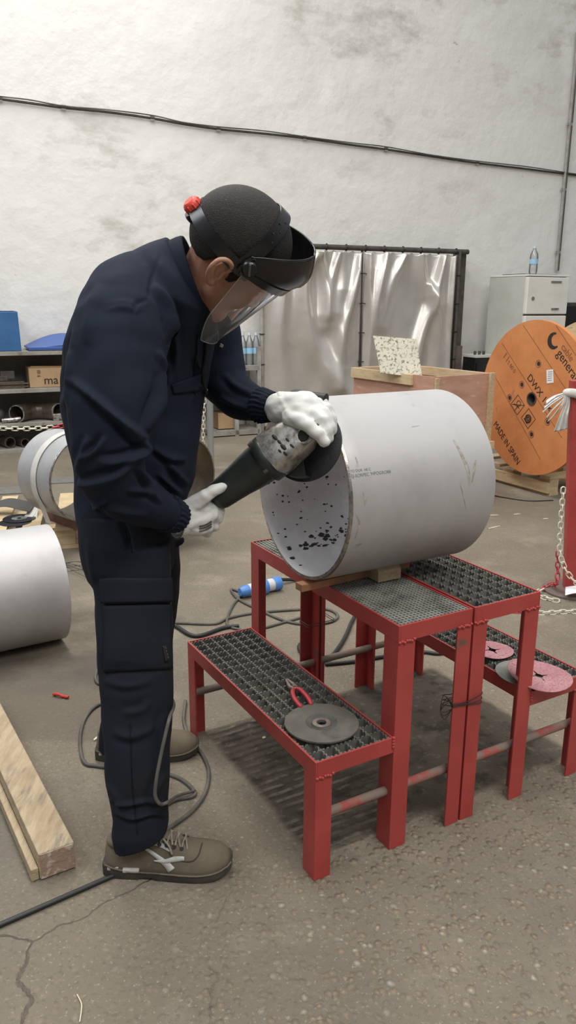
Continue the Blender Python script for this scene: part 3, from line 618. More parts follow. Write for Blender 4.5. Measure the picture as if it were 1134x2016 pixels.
solo('thin_rod', MB().tube(spline([onz(955, 972, .004), onz(990, 979, .004), onz(1040, 986, .004), onz(1089, 985, .004)], 24), .004, 6), 'cable_black', onz(1030, 985), 'thin black rod on the floor in front of the drum pallet', 'rod', smooth=60)

# ================================================================== LOW STEP ITEMS
c = onz(633, 1426, HL + .003)
t = thing('grinding_disc', c, 'large worn grey grinding disc lying on the front stool\'s low step', 'disc')
R = .0915
MB().lathe([(.012, .0), (R - .002, 0), (R, .002), (R, .006), (R - .004, .0075), (.048, .0065), (.040, .0065)], c, seg=72).build('abrasive_body', 'abrasive_grey', t, 40)
MB().lathe([(.040, .0066), (.036, .004), (.026, .0005), (.024, .0035), (.012, .005), (.011, -.001)], c, seg=48).build('depressed_hub', 'grind_dark', t, 40)
MB().lathe([(.022, .004), (.0225, .0052), (.0125, .0058), (.0115, .002)], c, seg=40).build('centre_ring', 'tool_steel', t, 40)
# combination pliers
t = thing('pliers', onz(590, 1372, HL + .004), 'small pliers with red grips on the front stool\'s low step', 'pliers')
zz = HL + .009
def pz(x, y, dz=0): return onz(x, y, zz + dz)
for s, (g, name) in enumerate([([(578, 1356), (576, 1364), (580, 1376), (587, 1386), (593, 1393)], 'l'), ([(583, 1355), (592, 1359), (601, 1368), (609, 1379), (613, 1388)], 'r')]):
    MB().tube(spline([pz(*p, .001) for p in g], 22), [.0045] * 3 + [.0062] * 16 + [.0058, .005, .003], 10).build('handle_grip', 'grip_red', t, 60)
for s in (-1, 1):
    a, b = pz(580, 1357), pz(565, 1338); dd = (b - a); n_ = np.array([-dd[1], dd[0], 0]); n_ /= np.linalg.norm(n_)
    MB().tube([a + n_ * -.004 * s, a + dd * .2 + n_ * .0075 * s, a + dd * .5 + n_ * .0062 * s, a + dd + n_ * .0022 * s], [.005, .0062, .0052, .0026], 8).build('jaw', 'tool_steel', t, 50)
MB().lathe([(0.0, .008), (.0045, .008), (.0045, -.004), (0, -.004)], pz(579, 1354), seg=16).build('pivot', 'tool_steel', t, 40)
# fibre discs on the right stool's low step
def fibre(px, py, z, r, m, label, tilt=(0, 0, 1), dish=.0, hole=True):
    c = onz(px, py, z); tz = np.array(tilt, float); tz /= np.linalg.norm(tz); a = np.cross((0, 1, 0), tz); a /= np.linalg.norm(a); b = np.cross(tz, a)
    seg, rows = 64, 10; v = []; f = []
    def cut(th):
        k = abs(((th + .5) % (PI / 2)) - PI / 4); return .011 if k > .22 else .011 + .02 * (1 - k / .22)
    for top in (1, 0):
        for i in range(rows + 1):
            for k in range(seg):
                th = 2 * PI * k / seg; r0 = cut(th); rr = r0 + (r - r0) * i / rows
                wv_ = dish * (rr / r) ** 2 * (1 + .8 * math.cos(2 * th + .6)); v.append(c + a * rr * math.cos(th) + b * rr * math.sin(th) + tz * (wv_ + .001 * top))
    n = (rows + 1) * seg
    for s_ in (0, 1):
        for i in range(rows):
            for k in range(seg): q = (s_ * n + i * seg + k, s_ * n + i * seg + (k + 1) % seg, s_ * n + (i + 1) * seg + (k + 1) % seg, s_ * n + (i + 1) * seg + k); f.append(q)
    for k in range(seg): f.append((rows * seg + k, rows * seg + (k + 1) % seg, n + rows * seg + (k + 1) % seg, n + rows * seg + k)); f.append((k, (k + 1) % seg, n + (k + 1) % seg, n + k))
    return solo('fibre_disc', MB().add(v, f), m, c, label, 'disc', 'fibre discs on the right low step', smooth=40)
fibre(969, 1280, HL + .0045, .062, 'fibre_pink', 'smaller pink fibre disc on the low step, behind the stool leg', (.05, 0, 1), .003)
fibre(1033, 1326, HL + .0045, .08, 'fibre_grey', 'grey backed fibre disc tucked under the large pink one', (0, 0, 1), .002)
fibre(1061, 1331, HL + .015, .088, 'fibre_pink', 'large curled pink fibre disc hanging over the low step front', (.1, -.05, 1), .006)

# ================================================================== RED BARRIER POST WITH CHAIN AND RAG
bc = onz(1126, 1163); pt = onz(1116, 1160); lean = np.array([-.075, -.02, 1.0]); lean /= np.linalg.norm(lean)
t = thing('barrier_post', bc, 'red barrier post on a round brown base at the right edge', 'post')
MB().lathe([(0, .014), (.128, .014), (.135, .008), (.135, 0), (0, 0)], bc, seg=56).build('base_plate', 'base_brown', t, 40)
pf = np.array([bc[0] - .012, bc[1] + .01, .014]); pt2 = pf + lean * .985
MB().bar(pf, pt2, .048, .048, (0, 1, 0)).build('upright', 'red_paint', t, bevel=.002)
def rag():
    k = pf + lean * .925; mb = MB()
    mb.tube([k + np.array([.037 * math.cos(q), .037 * math.sin(q), .006 * math.sin(2 * q)]) for q in np.linspace(0, 2 * PI, 25)[:-1]], .014, 9, closed=True, sq=1.5)
    mb.ball(k + np.array([-.042, -.012, .004]), (.022, .02, .02), 12); b = remesh(mb, .005, 2)
    return b, k
me, k = rag()
t2 = thing('rag', k, 'white rag knotted around the top of the red post', 'rag')
me.transform(Matrix.Translation((0, 0, 0))); o = put('knot', me, 'rag_white', t2, 60)
for path, wv in [([(0, 0, 0), (-.03, 0, -.012), (-.065, -.005, -.03), (-.095, -.008, -.055)], (.010, .012, .022)), ([(0, 0, 0), (-.025, -.01, -.03), (-.055, -.012, -.06), (-.075, -.014, -.09)], (.012, .01, .012)), ([(.005, -.005, 0), (0, -.012, -.05), (-.012, -.02, -.1), (-.018, -.02, -.16)], (.028, .004, .006)), ([(-.005, -.005, 0), (-.02, -.016, -.04), (-.045, -.02, -.08), (-.06, -.02, -.1)], (.02, .004, .018))]:
    P0 = k + np.array([-.045, -.016, 0]); P = spline([P0 + np.array(p) for p in path], 24); g = []
    for i, p in enumerate(P):
        u = i / 23; row = []
        for j in range(9): s_ = j / 8 - .5; row.append(p + np.array(wv) * 2 * s_ * (.25 + .9 * u) + np.array([0, -1, .1]) * .007 * math.sin(j * 1.9 + u * 3) * (.3 + u))
        g.append(row)
    mb = MB(); mb.add([q for r in g for q in r], [(i * 9 + j, i * 9 + j + 1, (i + 1) * 9 + j + 1, (i + 1) * 9 + j) for i in range(23) for j in range(8)])
    mb.build('loose_end', 'rag_white', t2, 60, thick=.002)
LINK = {}
def chain(name, pts, colours, label, loc, L=.026, wd=.014, r=.0021):
    t = thing(name, loc, label, 'chain', 'plastic barrier chains')
    P = spline(pts, 400); s = np.r_[0, np.cumsum(np.linalg.norm(np.diff(P, axis=0), axis=1))]; n = int(s[-1] / (L - 2.4 * r)) ; step = s[-1] / max(n, 1)
    if 'm' not in LINK:
        ring = []
        for q in np.linspace(0, 2 * PI, 25)[:-1]:
            c_, s_ = math.cos(q), math.sin(q); ring.append(((L / 2 - wd / 2) * (1 if c_ > 0 else -1) * min(1, abs(c_) * 4) + wd / 2 * c_, wd / 2 * s_, 0))
        LINK['m'] = MB().tube(ring, r, 6, closed=True)
    for i in range(n):
        q = np.array([np.interp((i + .5) * step, s, P[:, k]) for k in range(3)]); q2 = np.array([np.interp(min((i + .5) * step + .004, s[-1]), s, P[:, k]) for k in range(3)]); q1 = np.array([np.interp((i + .5) * step - .004, s, P[:, k]) for k in range(3)])
        d_ = q2 - q1; d_ /= np.linalg.norm(d_); u_ = np.array([0, 0, 1.]) if abs(d_[2]) < .9 else np.array([0, 1., 0]); a_ = np.cross(u_, d_); a_ /= np.linalg.norm(a_); b_ = np.cross(d_, a_)
        if i % 2: a_, b_ = b_, -a_
        if abs(d_[2]) < .5 and q[2] < .03: a_, b_ = (a_ + .8 * b_) / 1.28, (b_ - .8 * a_) / 1.28
        mb = MB(); mb.add([q + d_ * v[0] + a_ * v[1] + b_ * v[2] for v in LINK['m'].v], LINK['m'].f)
        mb.build('chain_link', colours(i / max(n, 1)), t, 60)
    return t
def pp(x, y, Y): return ony(x, y, Y)
YB = bc[1] - .07
chain('plastic_chain', [pp(1109, 960, YB), pp(1104, 1030, YB), pp(1102, 1075, YB), pp(1105, 1100, YB - .01), pp(1117, 1127, YB - .02), pp(1134, 1147, YB - .03), pp(1150, 1158, YB - .03)], lambda u: 'chain_white', 'white plastic chain hanging down beside the red post', pp(1109, 1060, YB), .034, .02, .0032)
LINK.clear()
chain('plastic_chain', [pp(1099, 1085, YB + .02), pp(1098, 1120, YB + .02), pp(1096, 1148, YB + .01), onz(1085, 1151, .02), onz(1068, 1160, .012), onz(1058, 1168, .01), onz(1065, 1174, .008), onz(1082, 1180, .008), onz(1100, 1183, .008)], lambda u: 'chain_red' if u < .58 else 'chain_white', 'red and white plastic chain draped over the brown post base', onz(1070, 1165), .034, .02, .0032)
chain('plastic_chain', [onz(1010, 1203, .008), onz(1050, 1206, .006), onz(1075, 1207, .006), onz(1100, 1205, .006), onz(1134, 1204, .006), onz(1160, 1203, .006)], lambda u: 'chain_red' if u < .22 else 'chain_white', 'white plastic chain lying on the floor at the right edge', onz(1090, 1205), .034, .02, .0032)
LINK.clear()
a = onz(1108, 1180, .02)
mb = MB().grid(lambda u, v: onz(1112 + 60 * u, 1166 + 12 * v, .018) + np.array([0, 0, .012 * math.sin(u * 4) * v + .014 + .02 * (1 - v) * (1 - abs(u - .4))]), 14, 8)
solo('paper_sheet', mb, 'paper', onz(1130, 1170, .02), 'white paper sheet on the floor in front of the red post base', 'paper', smooth=60, thick=.0015)
# grey post and chain behind the worker
gp = onz(417, 990)
t = thing('barrier_post', gp, 'thin grey barrier post standing behind the grinder', 'post')
MB().tube([gp + ZU * .01, gp + ZU * .95], .021, 16).build('upright', 'post_grey', t, 60)
MB().lathe([(0, .012), (.1, .012), (.105, 0), (0, 0)], gp, seg=32).build('base_plate', 'base_brown', t, 40)
chain('plastic_chain', [pp(404, 770, 5.05), pp(401, 820, 5.05), pp(400, 880, 5.05), pp(402, 925, 5.05)], lambda u: 'chain_white', 'pale plastic chain hanging down beside the grey post', pp(401, 860, 5.05), .034, .018, .003)
chain('plastic_chain', [pp(-60, 838, 3.62), pp(0, 843, 3.66), pp(60, 844, 3.72), pp(125, 838, 3.78), pp(200, 820, 3.86)], lambda u: 'chain_red' if u > .58 else 'chain_white', 'white and red plastic chain strung above the strapped pipe', pp(60, 844, 3.7), .034, .018, .003)

# ================================================================== CABLE DRUM ON PALLET
DN = np.array([-.90, -.436, 0]); DN /= np.linalg.norm(DN); DC = ony(1047, 785, 5.45); DR = .535; DE = np.array([-DN[1], DN[0], 0]);
if DE[0] < 0: DE = -DE
t = thing('cable_drum', (DC[0], DC[1], DC[2] - DR), 'orange wooden cable drum standing on a pallet at the right', 'cable drum')
def drum_plate(off, m, holes):
    mb = MB(); seg = 96
    mb.lathe([(.046, -.0), (DR, -.0), (DR, -.034), (.046, -.034), (.046, 0)], DC + DN * off, DN, seg, ref=(0, 0, 1)); return mb.build('flange', m, t, 40)
drum_plate(0, 'spool_orange', True); drum_plate(-.50, 'wood_fresh', False)
MB().lathe([(.27, -.03), (.27, -.50)], DC, DN, 64).build('barrel', 'wood_fresh', t, 40)
MB().lathe([(.046, -.06), (.046, .005), (.036, .005), (.034, -.06)], DC, DN, 40).build('hub_tube', 'dark_steel', t, 40)
MB().lathe([(0, -.05), (.036, -.05)], DC, DN, 32).build('hub_core', 'black_matte', t)
def dpx(x, y, lift=.0006): return onpl(x, y, DC + DN * lift, DN)
for x, y in [(1060, 716), (1027, 757), (1003, 783), (1078, 830), (1046, 855)]:
    c = dpx(x, y, .001)
    MB().lathe([(.026, 0), (.024, .0012), (.022, 0)], c, DN, 28).build('hole_ring', 'ink_faint', t)
    MB().lathe([(0, .0006), (.0145, .0006), (.0155, 0), (.0, 0)], c + DE * .002, DN, 24).build('bolt_hole', 'ink_black', t)
for a, b in [((1030, 640), (1120, 775)), ((988, 675), (1106, 862)), ((974, 740), (1064, 905)), ((1094, 640), (1134, 700))]:
    MB().bar(dpx(*a, .0005), dpx(*b, .0005), .004, .001, DN).build('plank_gap', 'ink_faint', t)
def dtext(s, p0, p1, h, m='ink_black', sq=1):
    a, b = dpx(*p0), dpx(*p1); X = (b - a) / np.linalg.norm(b - a); Y = np.cross(DN, X); o = text_mb(s, a, X, Y, h, .0005, squeeze=sq).build('lettering', m, t); o['label'] = 'lettering ' + s; return o
dtext('DWX 12x', (1037, 744), (1074, 800), .05, sq=1.05)
dtext('MADE IN SPAIN', (971, 836), (1012, 906), .05, sq=.78)
dtext('cable', (1104, 684), (1138, 735), .045, 'ink_faint'); dtext('general', (1095, 697), (1132, 754), .062, 'ink_black', .95)
dtext('I I', (990, 703), (1000, 718), .05, 'ink_faint'); dtext('S 00 0', (998, 715), (1012, 735), .03, 'ink_faint')
# emblem ring and warning pictograms
c = dpx(1090, 671); mb = MB(); n = 40
for k in range(n):
    q0, q1 = [math.radians(70 + 250 * (k + i) / n) for i in (0, 1)]; e_ = lambda q, r: c + (DE * math.cos(q) + ZU * math.sin(q)) * r
    wd = .026 * math.sin(PI * (k + .5) / n) + .006; mb.add([e_(q0, .052 - wd), e_(q0, .056), e_(q1, .056), e_(q1, .052 - wd)], [(0, 1, 2, 3)])
mb.build('round_emblem', 'ink_black', t, thick=.0008)
def picto(px, py, kind):
    c = dpx(px, py); a = math.radians(-42); X = DE * math.cos(a) + ZU * math.sin(a); Y = -DE * math.sin(a) + ZU * math.cos(a); mb = MB(); s = .05
    for u0, v0, u1, v1 in ((-1, -1, 1, -1), (1, -1, 1, 1), (1, 1, -1, 1), (-1, 1, -1, -1)): mb.bar(c + X * s * u0 + Y * s * v0, c + X * s * u1 + Y * s * v1, .004, .0008, DN)
    if kind: mb.tube([c + X * .02 * math.cos(q) + Y * .02 * math.sin(q) + Y * .015 for q in np.linspace(0, 2 * PI, 17)], .0025, 4); mb.bar(c - X * .03 - Y * .02, c + X * .03 - Y * .005, .005, .0008, DN); mb.bar(c - X * .04 - Y * .04, c + X * .05 + Y * .05, .005, .0008, DN); mb.bar(c + X * .01 - Y * .045, c + X * .01 + Y * .0, .005, .0008, DN)
    else: mb.tube([c + X * .026 * math.cos(q) + Y * .026 * math.sin(q) for q in np.linspace(0, 2 * PI, 17)], .005, 5); mb.tube([c + X * .012 * math.cos(q) + Y * .012 * math.sin(q) for q in np.linspace(0, 2 * PI, 13)], .004, 5); mb.bar(c - Y * .03 - X * .03, c - Y * .034 + X * .02, .008, .0008, DN)
    mb.build('warning_pictogram', 'ink_black', t)
picto(1019, 797, 1); picto(1040, 824, 0)
c = dpx(1083, 741); a = math.radians(10); MB().box(c + DN * .001, (.062, .09, .001), DE * math.cos(a) + ZU * math.sin(a), -DE * math.sin(a) + ZU * math.cos(a), DN).build('paper_label', 'paper', t)
for k in range(5): MB().box(c + DN * .0018 + ZU * (.03 - .014 * k), (.04, .004, .0005), DE * math.cos(a) + ZU * math.sin(a), -DE * math.sin(a) + ZU * math.cos(a), DN).build('label_print', 'ink_grey', t)
# pallet under the drum
X1 = np.array([.487, -.873, 0]); Y1 = np.array([.873, .487, 0]); cor = onz(1080, 977)
pallet(cor - X1 * .42 + Y1 * .5, X1, Y1, .84, 1.0, 'pale wooden pallet beneath the orange cable drum', nb=4, h=DC[2] - DR - .0)
for q_ in [o for o in bpy.data.objects if o.get('label', '').startswith('pale wooden pallet beneath')]: MB().box(cor - X1 * .42 - Y1 * .006 + ZU * .058, (.84, .022, .075), X1, Y1, ZU).build('side_board', 'wood_fresh', q_, bevel=.001)
for q in (-.16, .16):
    pass

# ================================================================== PLYWOOD CRATE
A, Bq, Cq = np.array([.912, 4.931, 0]), np.array([.465, 5.626, 0]), np.array([1.382, 5.169, 0])
eu = (Bq - A); lu = np.linalg.norm(eu); eu /= lu; ev = Cq - A; ev -= eu * np.dot(ev, eu); lv = np.linalg.norm(ev); ev /= lv; HC = .87
t = thing('plywood_crate', A, 'open plywood crate with pale battens behind the large pipe', 'crate')
def cb(u, v, z, su, sv, sz, name, m): MB().box(A + eu * u + ev * v + ZU * z, (su, sv, sz), eu, ev, ZU).build(name, m, t, bevel=.001)
T = .012
cb(lu / 2, T / 2, HC / 2, lu, T, HC - .0, 'side_panel', 'plywood'); cb(lu / 2, lv - T / 2, HC / 2, lu, T, HC, 'side_panel', 'plywood')
cb(T / 2, lv / 2, HC / 2, T, lv - 2 * T, HC, 'side_panel', 'plywood'); cb(lu - T / 2, lv / 2, HC / 2, T, lv - 2 * T, HC, 'side_panel', 'plywood')
cb(lu / 2, lv / 2, .06, lu - 2 * T, lv - 2 * T, .02, 'bottom_panel', 'plywood')
cb(lu * .62, -.011, HC - .035, lu * .78, .02, .068, 'batten', 'wood_fresh'); cb(-.01, .017, HC / 2, .018, .03, HC - .02, 'batten', 'wood_pale'); cb(-.012, lv - .02, HC / 2 + .005, .022, .04, HC, 'batten', 'wood_pale')
cb(lu / 2, lv - T - .012, HC - .03, lu - .05, .02, .06, 'batten', 'wood_fresh'); cb(lu - T - .012, lv / 2, HC - .03, .02, lv - .06, .06, 'batten', 'wood_fresh')
cb(-.02, lv - .03, .395, .05, .09, .05, 'skid_end', 'wood_fresh')
a, b = onpl(739, 664, A + eu * lu * .55, -eu * .3 + np.array([0, -1, 0])), onpl(820, 670, A + eu * lu * .55, -eu * .3 + np.array([0, -1, 0]))
pA, pB = ony(735, 662, 5.34), ony(820, 669, 5.24); pC, pD = ony(750, 735, 5.22), ony(832, 745, 5.12)
nn = np.cross(pB - pA, pC - pA); nn /= np.linalg.norm(nn)
mb = MB(); mb.add([pA, pB, pD, pC] + [p - nn * .012 for p in (pA, pB, pD, pC)], [(0, 1, 2, 3), (7, 6, 5, 4), (0, 4, 5, 1), (1, 5, 6, 2), (2, 6, 7, 3), (3, 7, 4, 0)])
solo('mouldy_board', mb, 'board_mouldy', pC, 'pale mould spotted board leaning upright in the open crate', 'board')

# ================================================================== TARP CURTAIN IN DOOR OPENING
t = thing('tarp_curtain', wl(2.5, .25, 0), 'shiny silver grey tarp curtain hung on a frame along the wall', 'curtain')
U0, U1 = wu(515, 483, .3), wu(906, 497, .3); UM = wu(717, 490, .3); ZT, ZB = 1.82, .06
def curtain_material():
    m = mat('tarp_silver', (.66, .63, .58), .34, .5, (.56, .53, .48), 3, .4, .7, bump=.10, bscale=7, bdist=.03)
curtain_material()
TARP = {3: [([(628, 490), (598, 560), (618, 690), (690, 790), (740, 840)], .13, .085), ([(628, 490), (640, 560), (638, 640)], .06, .05), ([(668, 492), (650, 560), (640, 620)], .06, .05), ([(712, 494), (690, 590), (668, 680), (660, 760)], .075, .07), ([(560, 560), (548, 680), (560, 800)], .12, .05)],
        8: [([(728, 494), (720, 600), (708, 720)], .07, .05), ([(760, 494), (738, 590), (720, 700), (715, 800)], .10, .06), ([(800, 496), (770, 560), (750, 640)], .07, .04), ([(872, 500), (850, 590), (822, 680), (806, 780)], .085, .085), ([(845, 560), (862, 660), (868, 740)], .10, .06), ([(830, 497), (835, 540), (842, 580)], .05, .035), ([(898, 500), (886, 620), (880, 740)], .06, .05)]}
def tarp(ua, ub, seed):
    hooks = np.linspace(ua, ub, 6); r = np.random.default_rng(seed); ph = r.uniform(0, 6, 8)
    paths = TARP[seed]; PQ = []
    for pth, wd, amp in paths: PQ.append((np.array([((lambda P: (np.dot(P - WP, WD), P[2]))(wpx(x, y, .3))) for x, y in spline(pth, 160)]), wd, amp))
    folds = [(ua + (ub - ua) * r.uniform(.02, .98), (ub - ua) * r.uniform(-.45, .45), r.uniform(.06, .17), r.uniform(.03, .085), r.uniform(.0, .5), r.uniform(.5, 1.1)) for _ in range(8)]
    def fn(p, q):
        u = ua + (ub - ua) * p; v = q                      # v: 0 top, 1 bottom
        k = np.min(np.abs(u - hooks)); sag = .02 * math.sin(PI * min(1, k / ((ub - ua) / 10))) * max(0, 1 - v * 4)
        off = .02
        z_ = ZT - (ZT - ZB) * v
        for Q, wd, amp in PQ:
            k_ = np.argmin((Q[:, 0] - u) ** 2 + (Q[:, 1] - z_) ** 2); dd = math.hypot(Q[k_, 0] - u, Q[k_, 1] - z_); t_ = k_ / 159; off += amp * math.exp(-(dd / (wd * (.35 + .9 * t_))) ** 2)
        for c_, dr, wd, amp, v0, v1 in folds[:2]:
            if v0 - .2 < v < v1 + .2:
                e = math.exp(-((u - c_ - dr * (v - .4)) / wd) ** 2) * amp * .72; s_ = max(0, min(1, (v - v0 + .2) / .2)) * max(0, min(1, (v1 + .2 - v) / .2)); off += e * s_ * s_
        for h in hooks: off -= 0
        off += .012 * math.sin(u * 8 + 5 * v + ph[0]) * v * (1 - .5 * v) + .02 * math.sin(u * 7 - 4 * v + ph[1]) * math.sin(PI * v)
        off += .014 * max(0, 1 - v * 3.5) * math.cos((u - ua) / (ub - ua) * 10 * PI)
        e = min((u - ua), (ub - u)) / .08; off *= min(1, .25 + e)
        return wl(u, .27 + off, ZT - sag - (ZT - ZB) * v)
    return MB().grid(fn, 110, 120).build('tarp_sheet', 'tarp_silver', t, 80, thick=.003)
tarp(U0 + .03, UM - .012, 3); tarp(UM + .012, U1 - .03, 8)
MB().tube([wl(U0 - .03, .28, ZT + .03), wl(U1 + .12, .28, ZT + .03)], .026, 12).build('top_rail', 'frame_brown', t, 60)
MB().tube([wl(U0, .3, 0), wl(U0, .3, ZT + .03)], .02, 10).build('post', 'frame_pale', t, 60); MB().tube([wl(UM, .26, 0), wl(UM, .26, ZT + .03)], .014, 10).build('post', 'frame_brown', t, 60); MB().tube([wl(U1, .3, 0), wl(U1, .3, ZT + .03)], .018, 10).build('post', 'frame_brown', t, 60)
for k, u in enumerate(np.linspace(U0 + .04, U1 - .04, 11)):
    MB().tube([wl(u, .28, ZT + .03) + .031 * (WN * math.cos(q) + ZU * math.sin(q)) for q in np.linspace(0, 2 * PI, 15)[:-1]], .005, 5, closed=True).build('tie_ring', 'wire', t, 60)
for u in (U0, UM, U1):
    for z in np.linspace(.4, 1.6, 5): MB().tube([wl(u, .3, z) + .027 * (WN * math.cos(q) + WD * math.sin(q)) for q in np.linspace(0, 2 * PI, 13)[:-1]], .005, 5, closed=True).build('tie_ring', 'wire', t, 60)
t = thing('door_frame', wl(U1 + .1, .1, 0), 'dark rusted steel door jamb right of the silver tarp', 'door frame')
MB().box(wl(U1 + .10, .15, .93), (.06, .16, 1.86), WD, WN, ZU).build('jamb', 'frame_brown', t, bevel=.003); MB().box(wl(U1 + .145, .1, .93), (.03, .2, 1.86), WD, WN, ZU).build('jamb', 'dark_steel', t, bevel=.003)
MB().box(wl(U1 + .10, .24, .42), (.1, .01, .84), WD, WN, ZU).build('kick_plate', 'base_brown', t, bevel=.002)

# ================================================================== FRIDGE, BOTTLE, OVEN
t = thing('fridge', wl(5.39, .85, 0), 'old white fridge freezer standing against the wall at right', 'fridge')
fw, fd, fh = .565, .60, 1.59
MB().box(wl(5.39 + fw / 2, .85 - fd / 2 - .03, fh / 2), (fw, fd, fh), WD, WN, ZU).build('body', 'fridge_side', t, bevel=.006)
MB().box(wl(5.39 + fw / 2, .85 - fd / 2, fh + .009), (fw + .01, fd + .04, .02), WD, WN, ZU).build('top_panel', 'fridge_front', t, bevel=.004)
zs = 1.19
MB().box(wl(5.39 + fw / 2, .845, (fh + zs) / 2), (fw, .05, fh - zs - .015), WD, WN, ZU).build('freezer_door', 'fridge_front', t, bevel=.008)
MB().box(wl(5.39 + fw / 2, .845, (zs + .08) / 2), (fw, .05, zs - .1), WD, WN, ZU).build('fridge_door', 'fridge_front', t, bevel=.008)
MB().box(wl(5.39 + fw / 2, .835, zs - .004), (fw - .01, .03, .02), WD, WN, ZU).build('door_gasket', 'dark_steel', t)
MB().box(wl(5.39 + .38, .875, 1.535), (.14, .01, .018), WD, WN, ZU).build('maker_badge', 'ink_grey', t); MB().box(wl(5.39 + .39, .875, 1.255), (.1, .02, .014), WD, WN, ZU).build('door_handle', 'cast_alu', t); MB().lathe([(0, .004), (.02, .004), (.02, 0)], wl(5.39 + .08, .872, 1.36), WN, 16).build('sticker', 'ink_grey', t)
MB().box(wl(5.39 + fw / 2, .85 - fd / 2, fh + .022), (fw * .8, fd * .6, .012), WD, WN, ZU).build('dark_mat', 'black_matte', t)
def bottle(base, h=.30, r=.04, label='', group=None):
    base = np.array(base); t = thing('water_bottle', base, label, 'bottle', group)
    MB().lathe([(0, .003), (r * .85, 0), (r, .02), (r, h * .28), (r * .94, h * .3), (r, h * .33), (r, h * .62), (r * .9, h * .72), (r * .42, h * .88), (r * .34, h * .92), (r * .34, h * .95)], base, seg=20).build('bottle_body', 'bottle_clear', t, 60)
    MB().lathe([(r * 1.01, h * .36), (r * 1.015, h * .38), (r * 1.015, h * .52), (r * 1.01, h * .54)], base, seg=20).build('bottle_label', 'label_blue', t, 60)
    MB().lathe([(0, h), (r * .4, h), (r * .42, h * .935), (r * .36, h * .935)], base, seg=14).build('bottle_cap', 'cap_blue', t, 40)
    return t
bp_ = wpx(1049, 536, .72); bottle((bp_[0], bp_[1], fh + .02 + .0085), .28, .045, 'clear water bottle standing on top of the white fridge')
t = thing('old_oven', wl(5.2, .4, 0), 'black glass fronted oven with pale top between tarp and drum', 'oven')
MB().box(wl(5.085+.12, .385, .36), (.3, .23, .72), WD, WN, ZU).build('body', 'oven_black', t, bevel=.005); MB().box(wl(5.085+.12, .39, .735), (.32, .26, .03), WD, WN, ZU).build('worktop', 'fridge_side', t, bevel=.003)
MB().box(wl(5.085+.12, .51, .40), (.27, .02, .52), WD, WN, ZU).build('oven_door', 'oven_black', t, bevel=.003)
for k in range(3): MB().tube([wl(5.08 + .06 * k, .45, .75), wl(5.08 + .06 * k, .45, .79)], .016, 10).build('knob', 'dark_steel', t, 60)
t = thing('dark_cabinet', wl(6.2, .3, 0), 'dark metal cabinet at the right edge beyond the fridge', 'cabinet')
MB().box(wl(6.45, .3, .66), (.7, .5, 1.32), WD, WN, ZU).build('body', 'dark_steel', t, bevel=.004); MB().box(wl(6.45, .56, .66), (.66, .02, 1.24), WD, WN, ZU).build('door', 'black_matte', t, bevel=.004)

# ================================================================== LEFT SHELVING
t = thing('steel_shelving', wl(-1, .3, 0), 'grey steel shelving unit along the wall at the left', 'shelf')
ua, ub, so = -1.3, 1.75, .45
for z in (.885, .56, .262, .03):
    th = .035 if z > .1 else .05
    MB().box(wl((ua + ub) / 2, so / 2 + .01, z - th / 2), (ub - ua, so - .02, th), WD, WN, ZU).build('shelf_board', 'shelf_steel', t, bevel=.002)
MB().box(wl((ua + ub) / 2, .02, .44), (ub - ua, .01, .86), WD, WN, ZU).build('back_panel', 'shelf_back', t)
for u in (ua + .02, .72, ub - .02):
    for o_ in (.04, so - .03): MB().box(wl(u, o_, .44), (.035, .035, .88), WD, WN, ZU).build('post', 'shelf_steel', t, bevel=.001)
def on_shelf(x, y, off, z): p = wpx(x, y, off); return np.array([p[0], p[1], z])
# blue crate and lid on top
p = wpx(42, 688, .40); uB = wu(42, 688, .40)
t = thing('blue_crate', wl(uB - .3, .25, .885), 'blue plastic crate on top of the shelving at the left edge', 'crate')
hB = float(wpx(40, 613, .40)[2]) - .885; mb = MB()
def frust(u0, u1, o0, o1, z0, z1, f): 
    r = []
    for z, e in ((z0, 0), (z1, f)): r.append([wl(u0 - 0 * e, o0 - e, z), wl(u1 - e * .6, o0 - e, z), wl(u1 - e * .6, o1 + e, z), wl(u0, o1 + e, z)])
    return MB().rings(r)
frust(uB - .6, uB, .08, .42, .886, .885 + hB, .015).build('crate_body', 'crate_blue', t, bevel=.006)
MB().box(wl(uB - .31, .25, .885 + hB - .012), (.6, .36, .024), WD, WN, ZU).build('rim', 'crate_blue', t, bevel=.004)
u0 = wu(56, 686, .42); t = thing('plastic_tray', wl(u0 + .2, .25, .885), 'curved blue plastic tray leaning on top of the shelving beside the blue crate', 'tray')
def lid(u, v):
    x = u0 + .46 * u; o_ = .06 + .37 * v; z = .90 + .115 * math.sin(PI * min(1, u * .62 + .02)) ** 1.0 * (1 - v * .75) 
    return wl(x, o_, z)
MB().grid(lid, 24, 14).build('tray_shell', 'lid_blue', t, 60, thick=.012)
MB().bar(wl(u0, .43, .905), wl(u0 + .46, .43, .905), .03, .03).build('tray_rim', 'lid_blue', t, bevel=.005)
# carton
u1 = wu(56, 750, .40); t = thing('carton', wl(u1 + .17, .3, .56), 'open brown cardboard box with black letters on the second shelf', 'box')
MB().box(wl(u1 + .18, .25, .56 + .09), (.34, .28, .175), WD, WN, ZU).build('box_body', 'carton', t, bevel=.002)
MB().prism([(0, 0), (.32, .0), (.30, .012), (.02, .02)], wl(u1 + .01, .39, .735), WD, (WN * .5 + ZU * .9), WN * .002).build('flap', 'carton', t)
text_mb('ma', wl(wu(86, 748, .392), .392, .56 + .03), WD, ZU, .075, .0006).build('lettering', 'ink_black', t)['label'] = 'black letters ma'
text_mb('101 6', wl(wu(73, 735, .392), .392, .56 + .16), -ZU * .94 - WD * 0, WD, .03, .0006, squeeze=.7).build('lettering', 'ink_black', t)['label'] = 'black sideways digits'
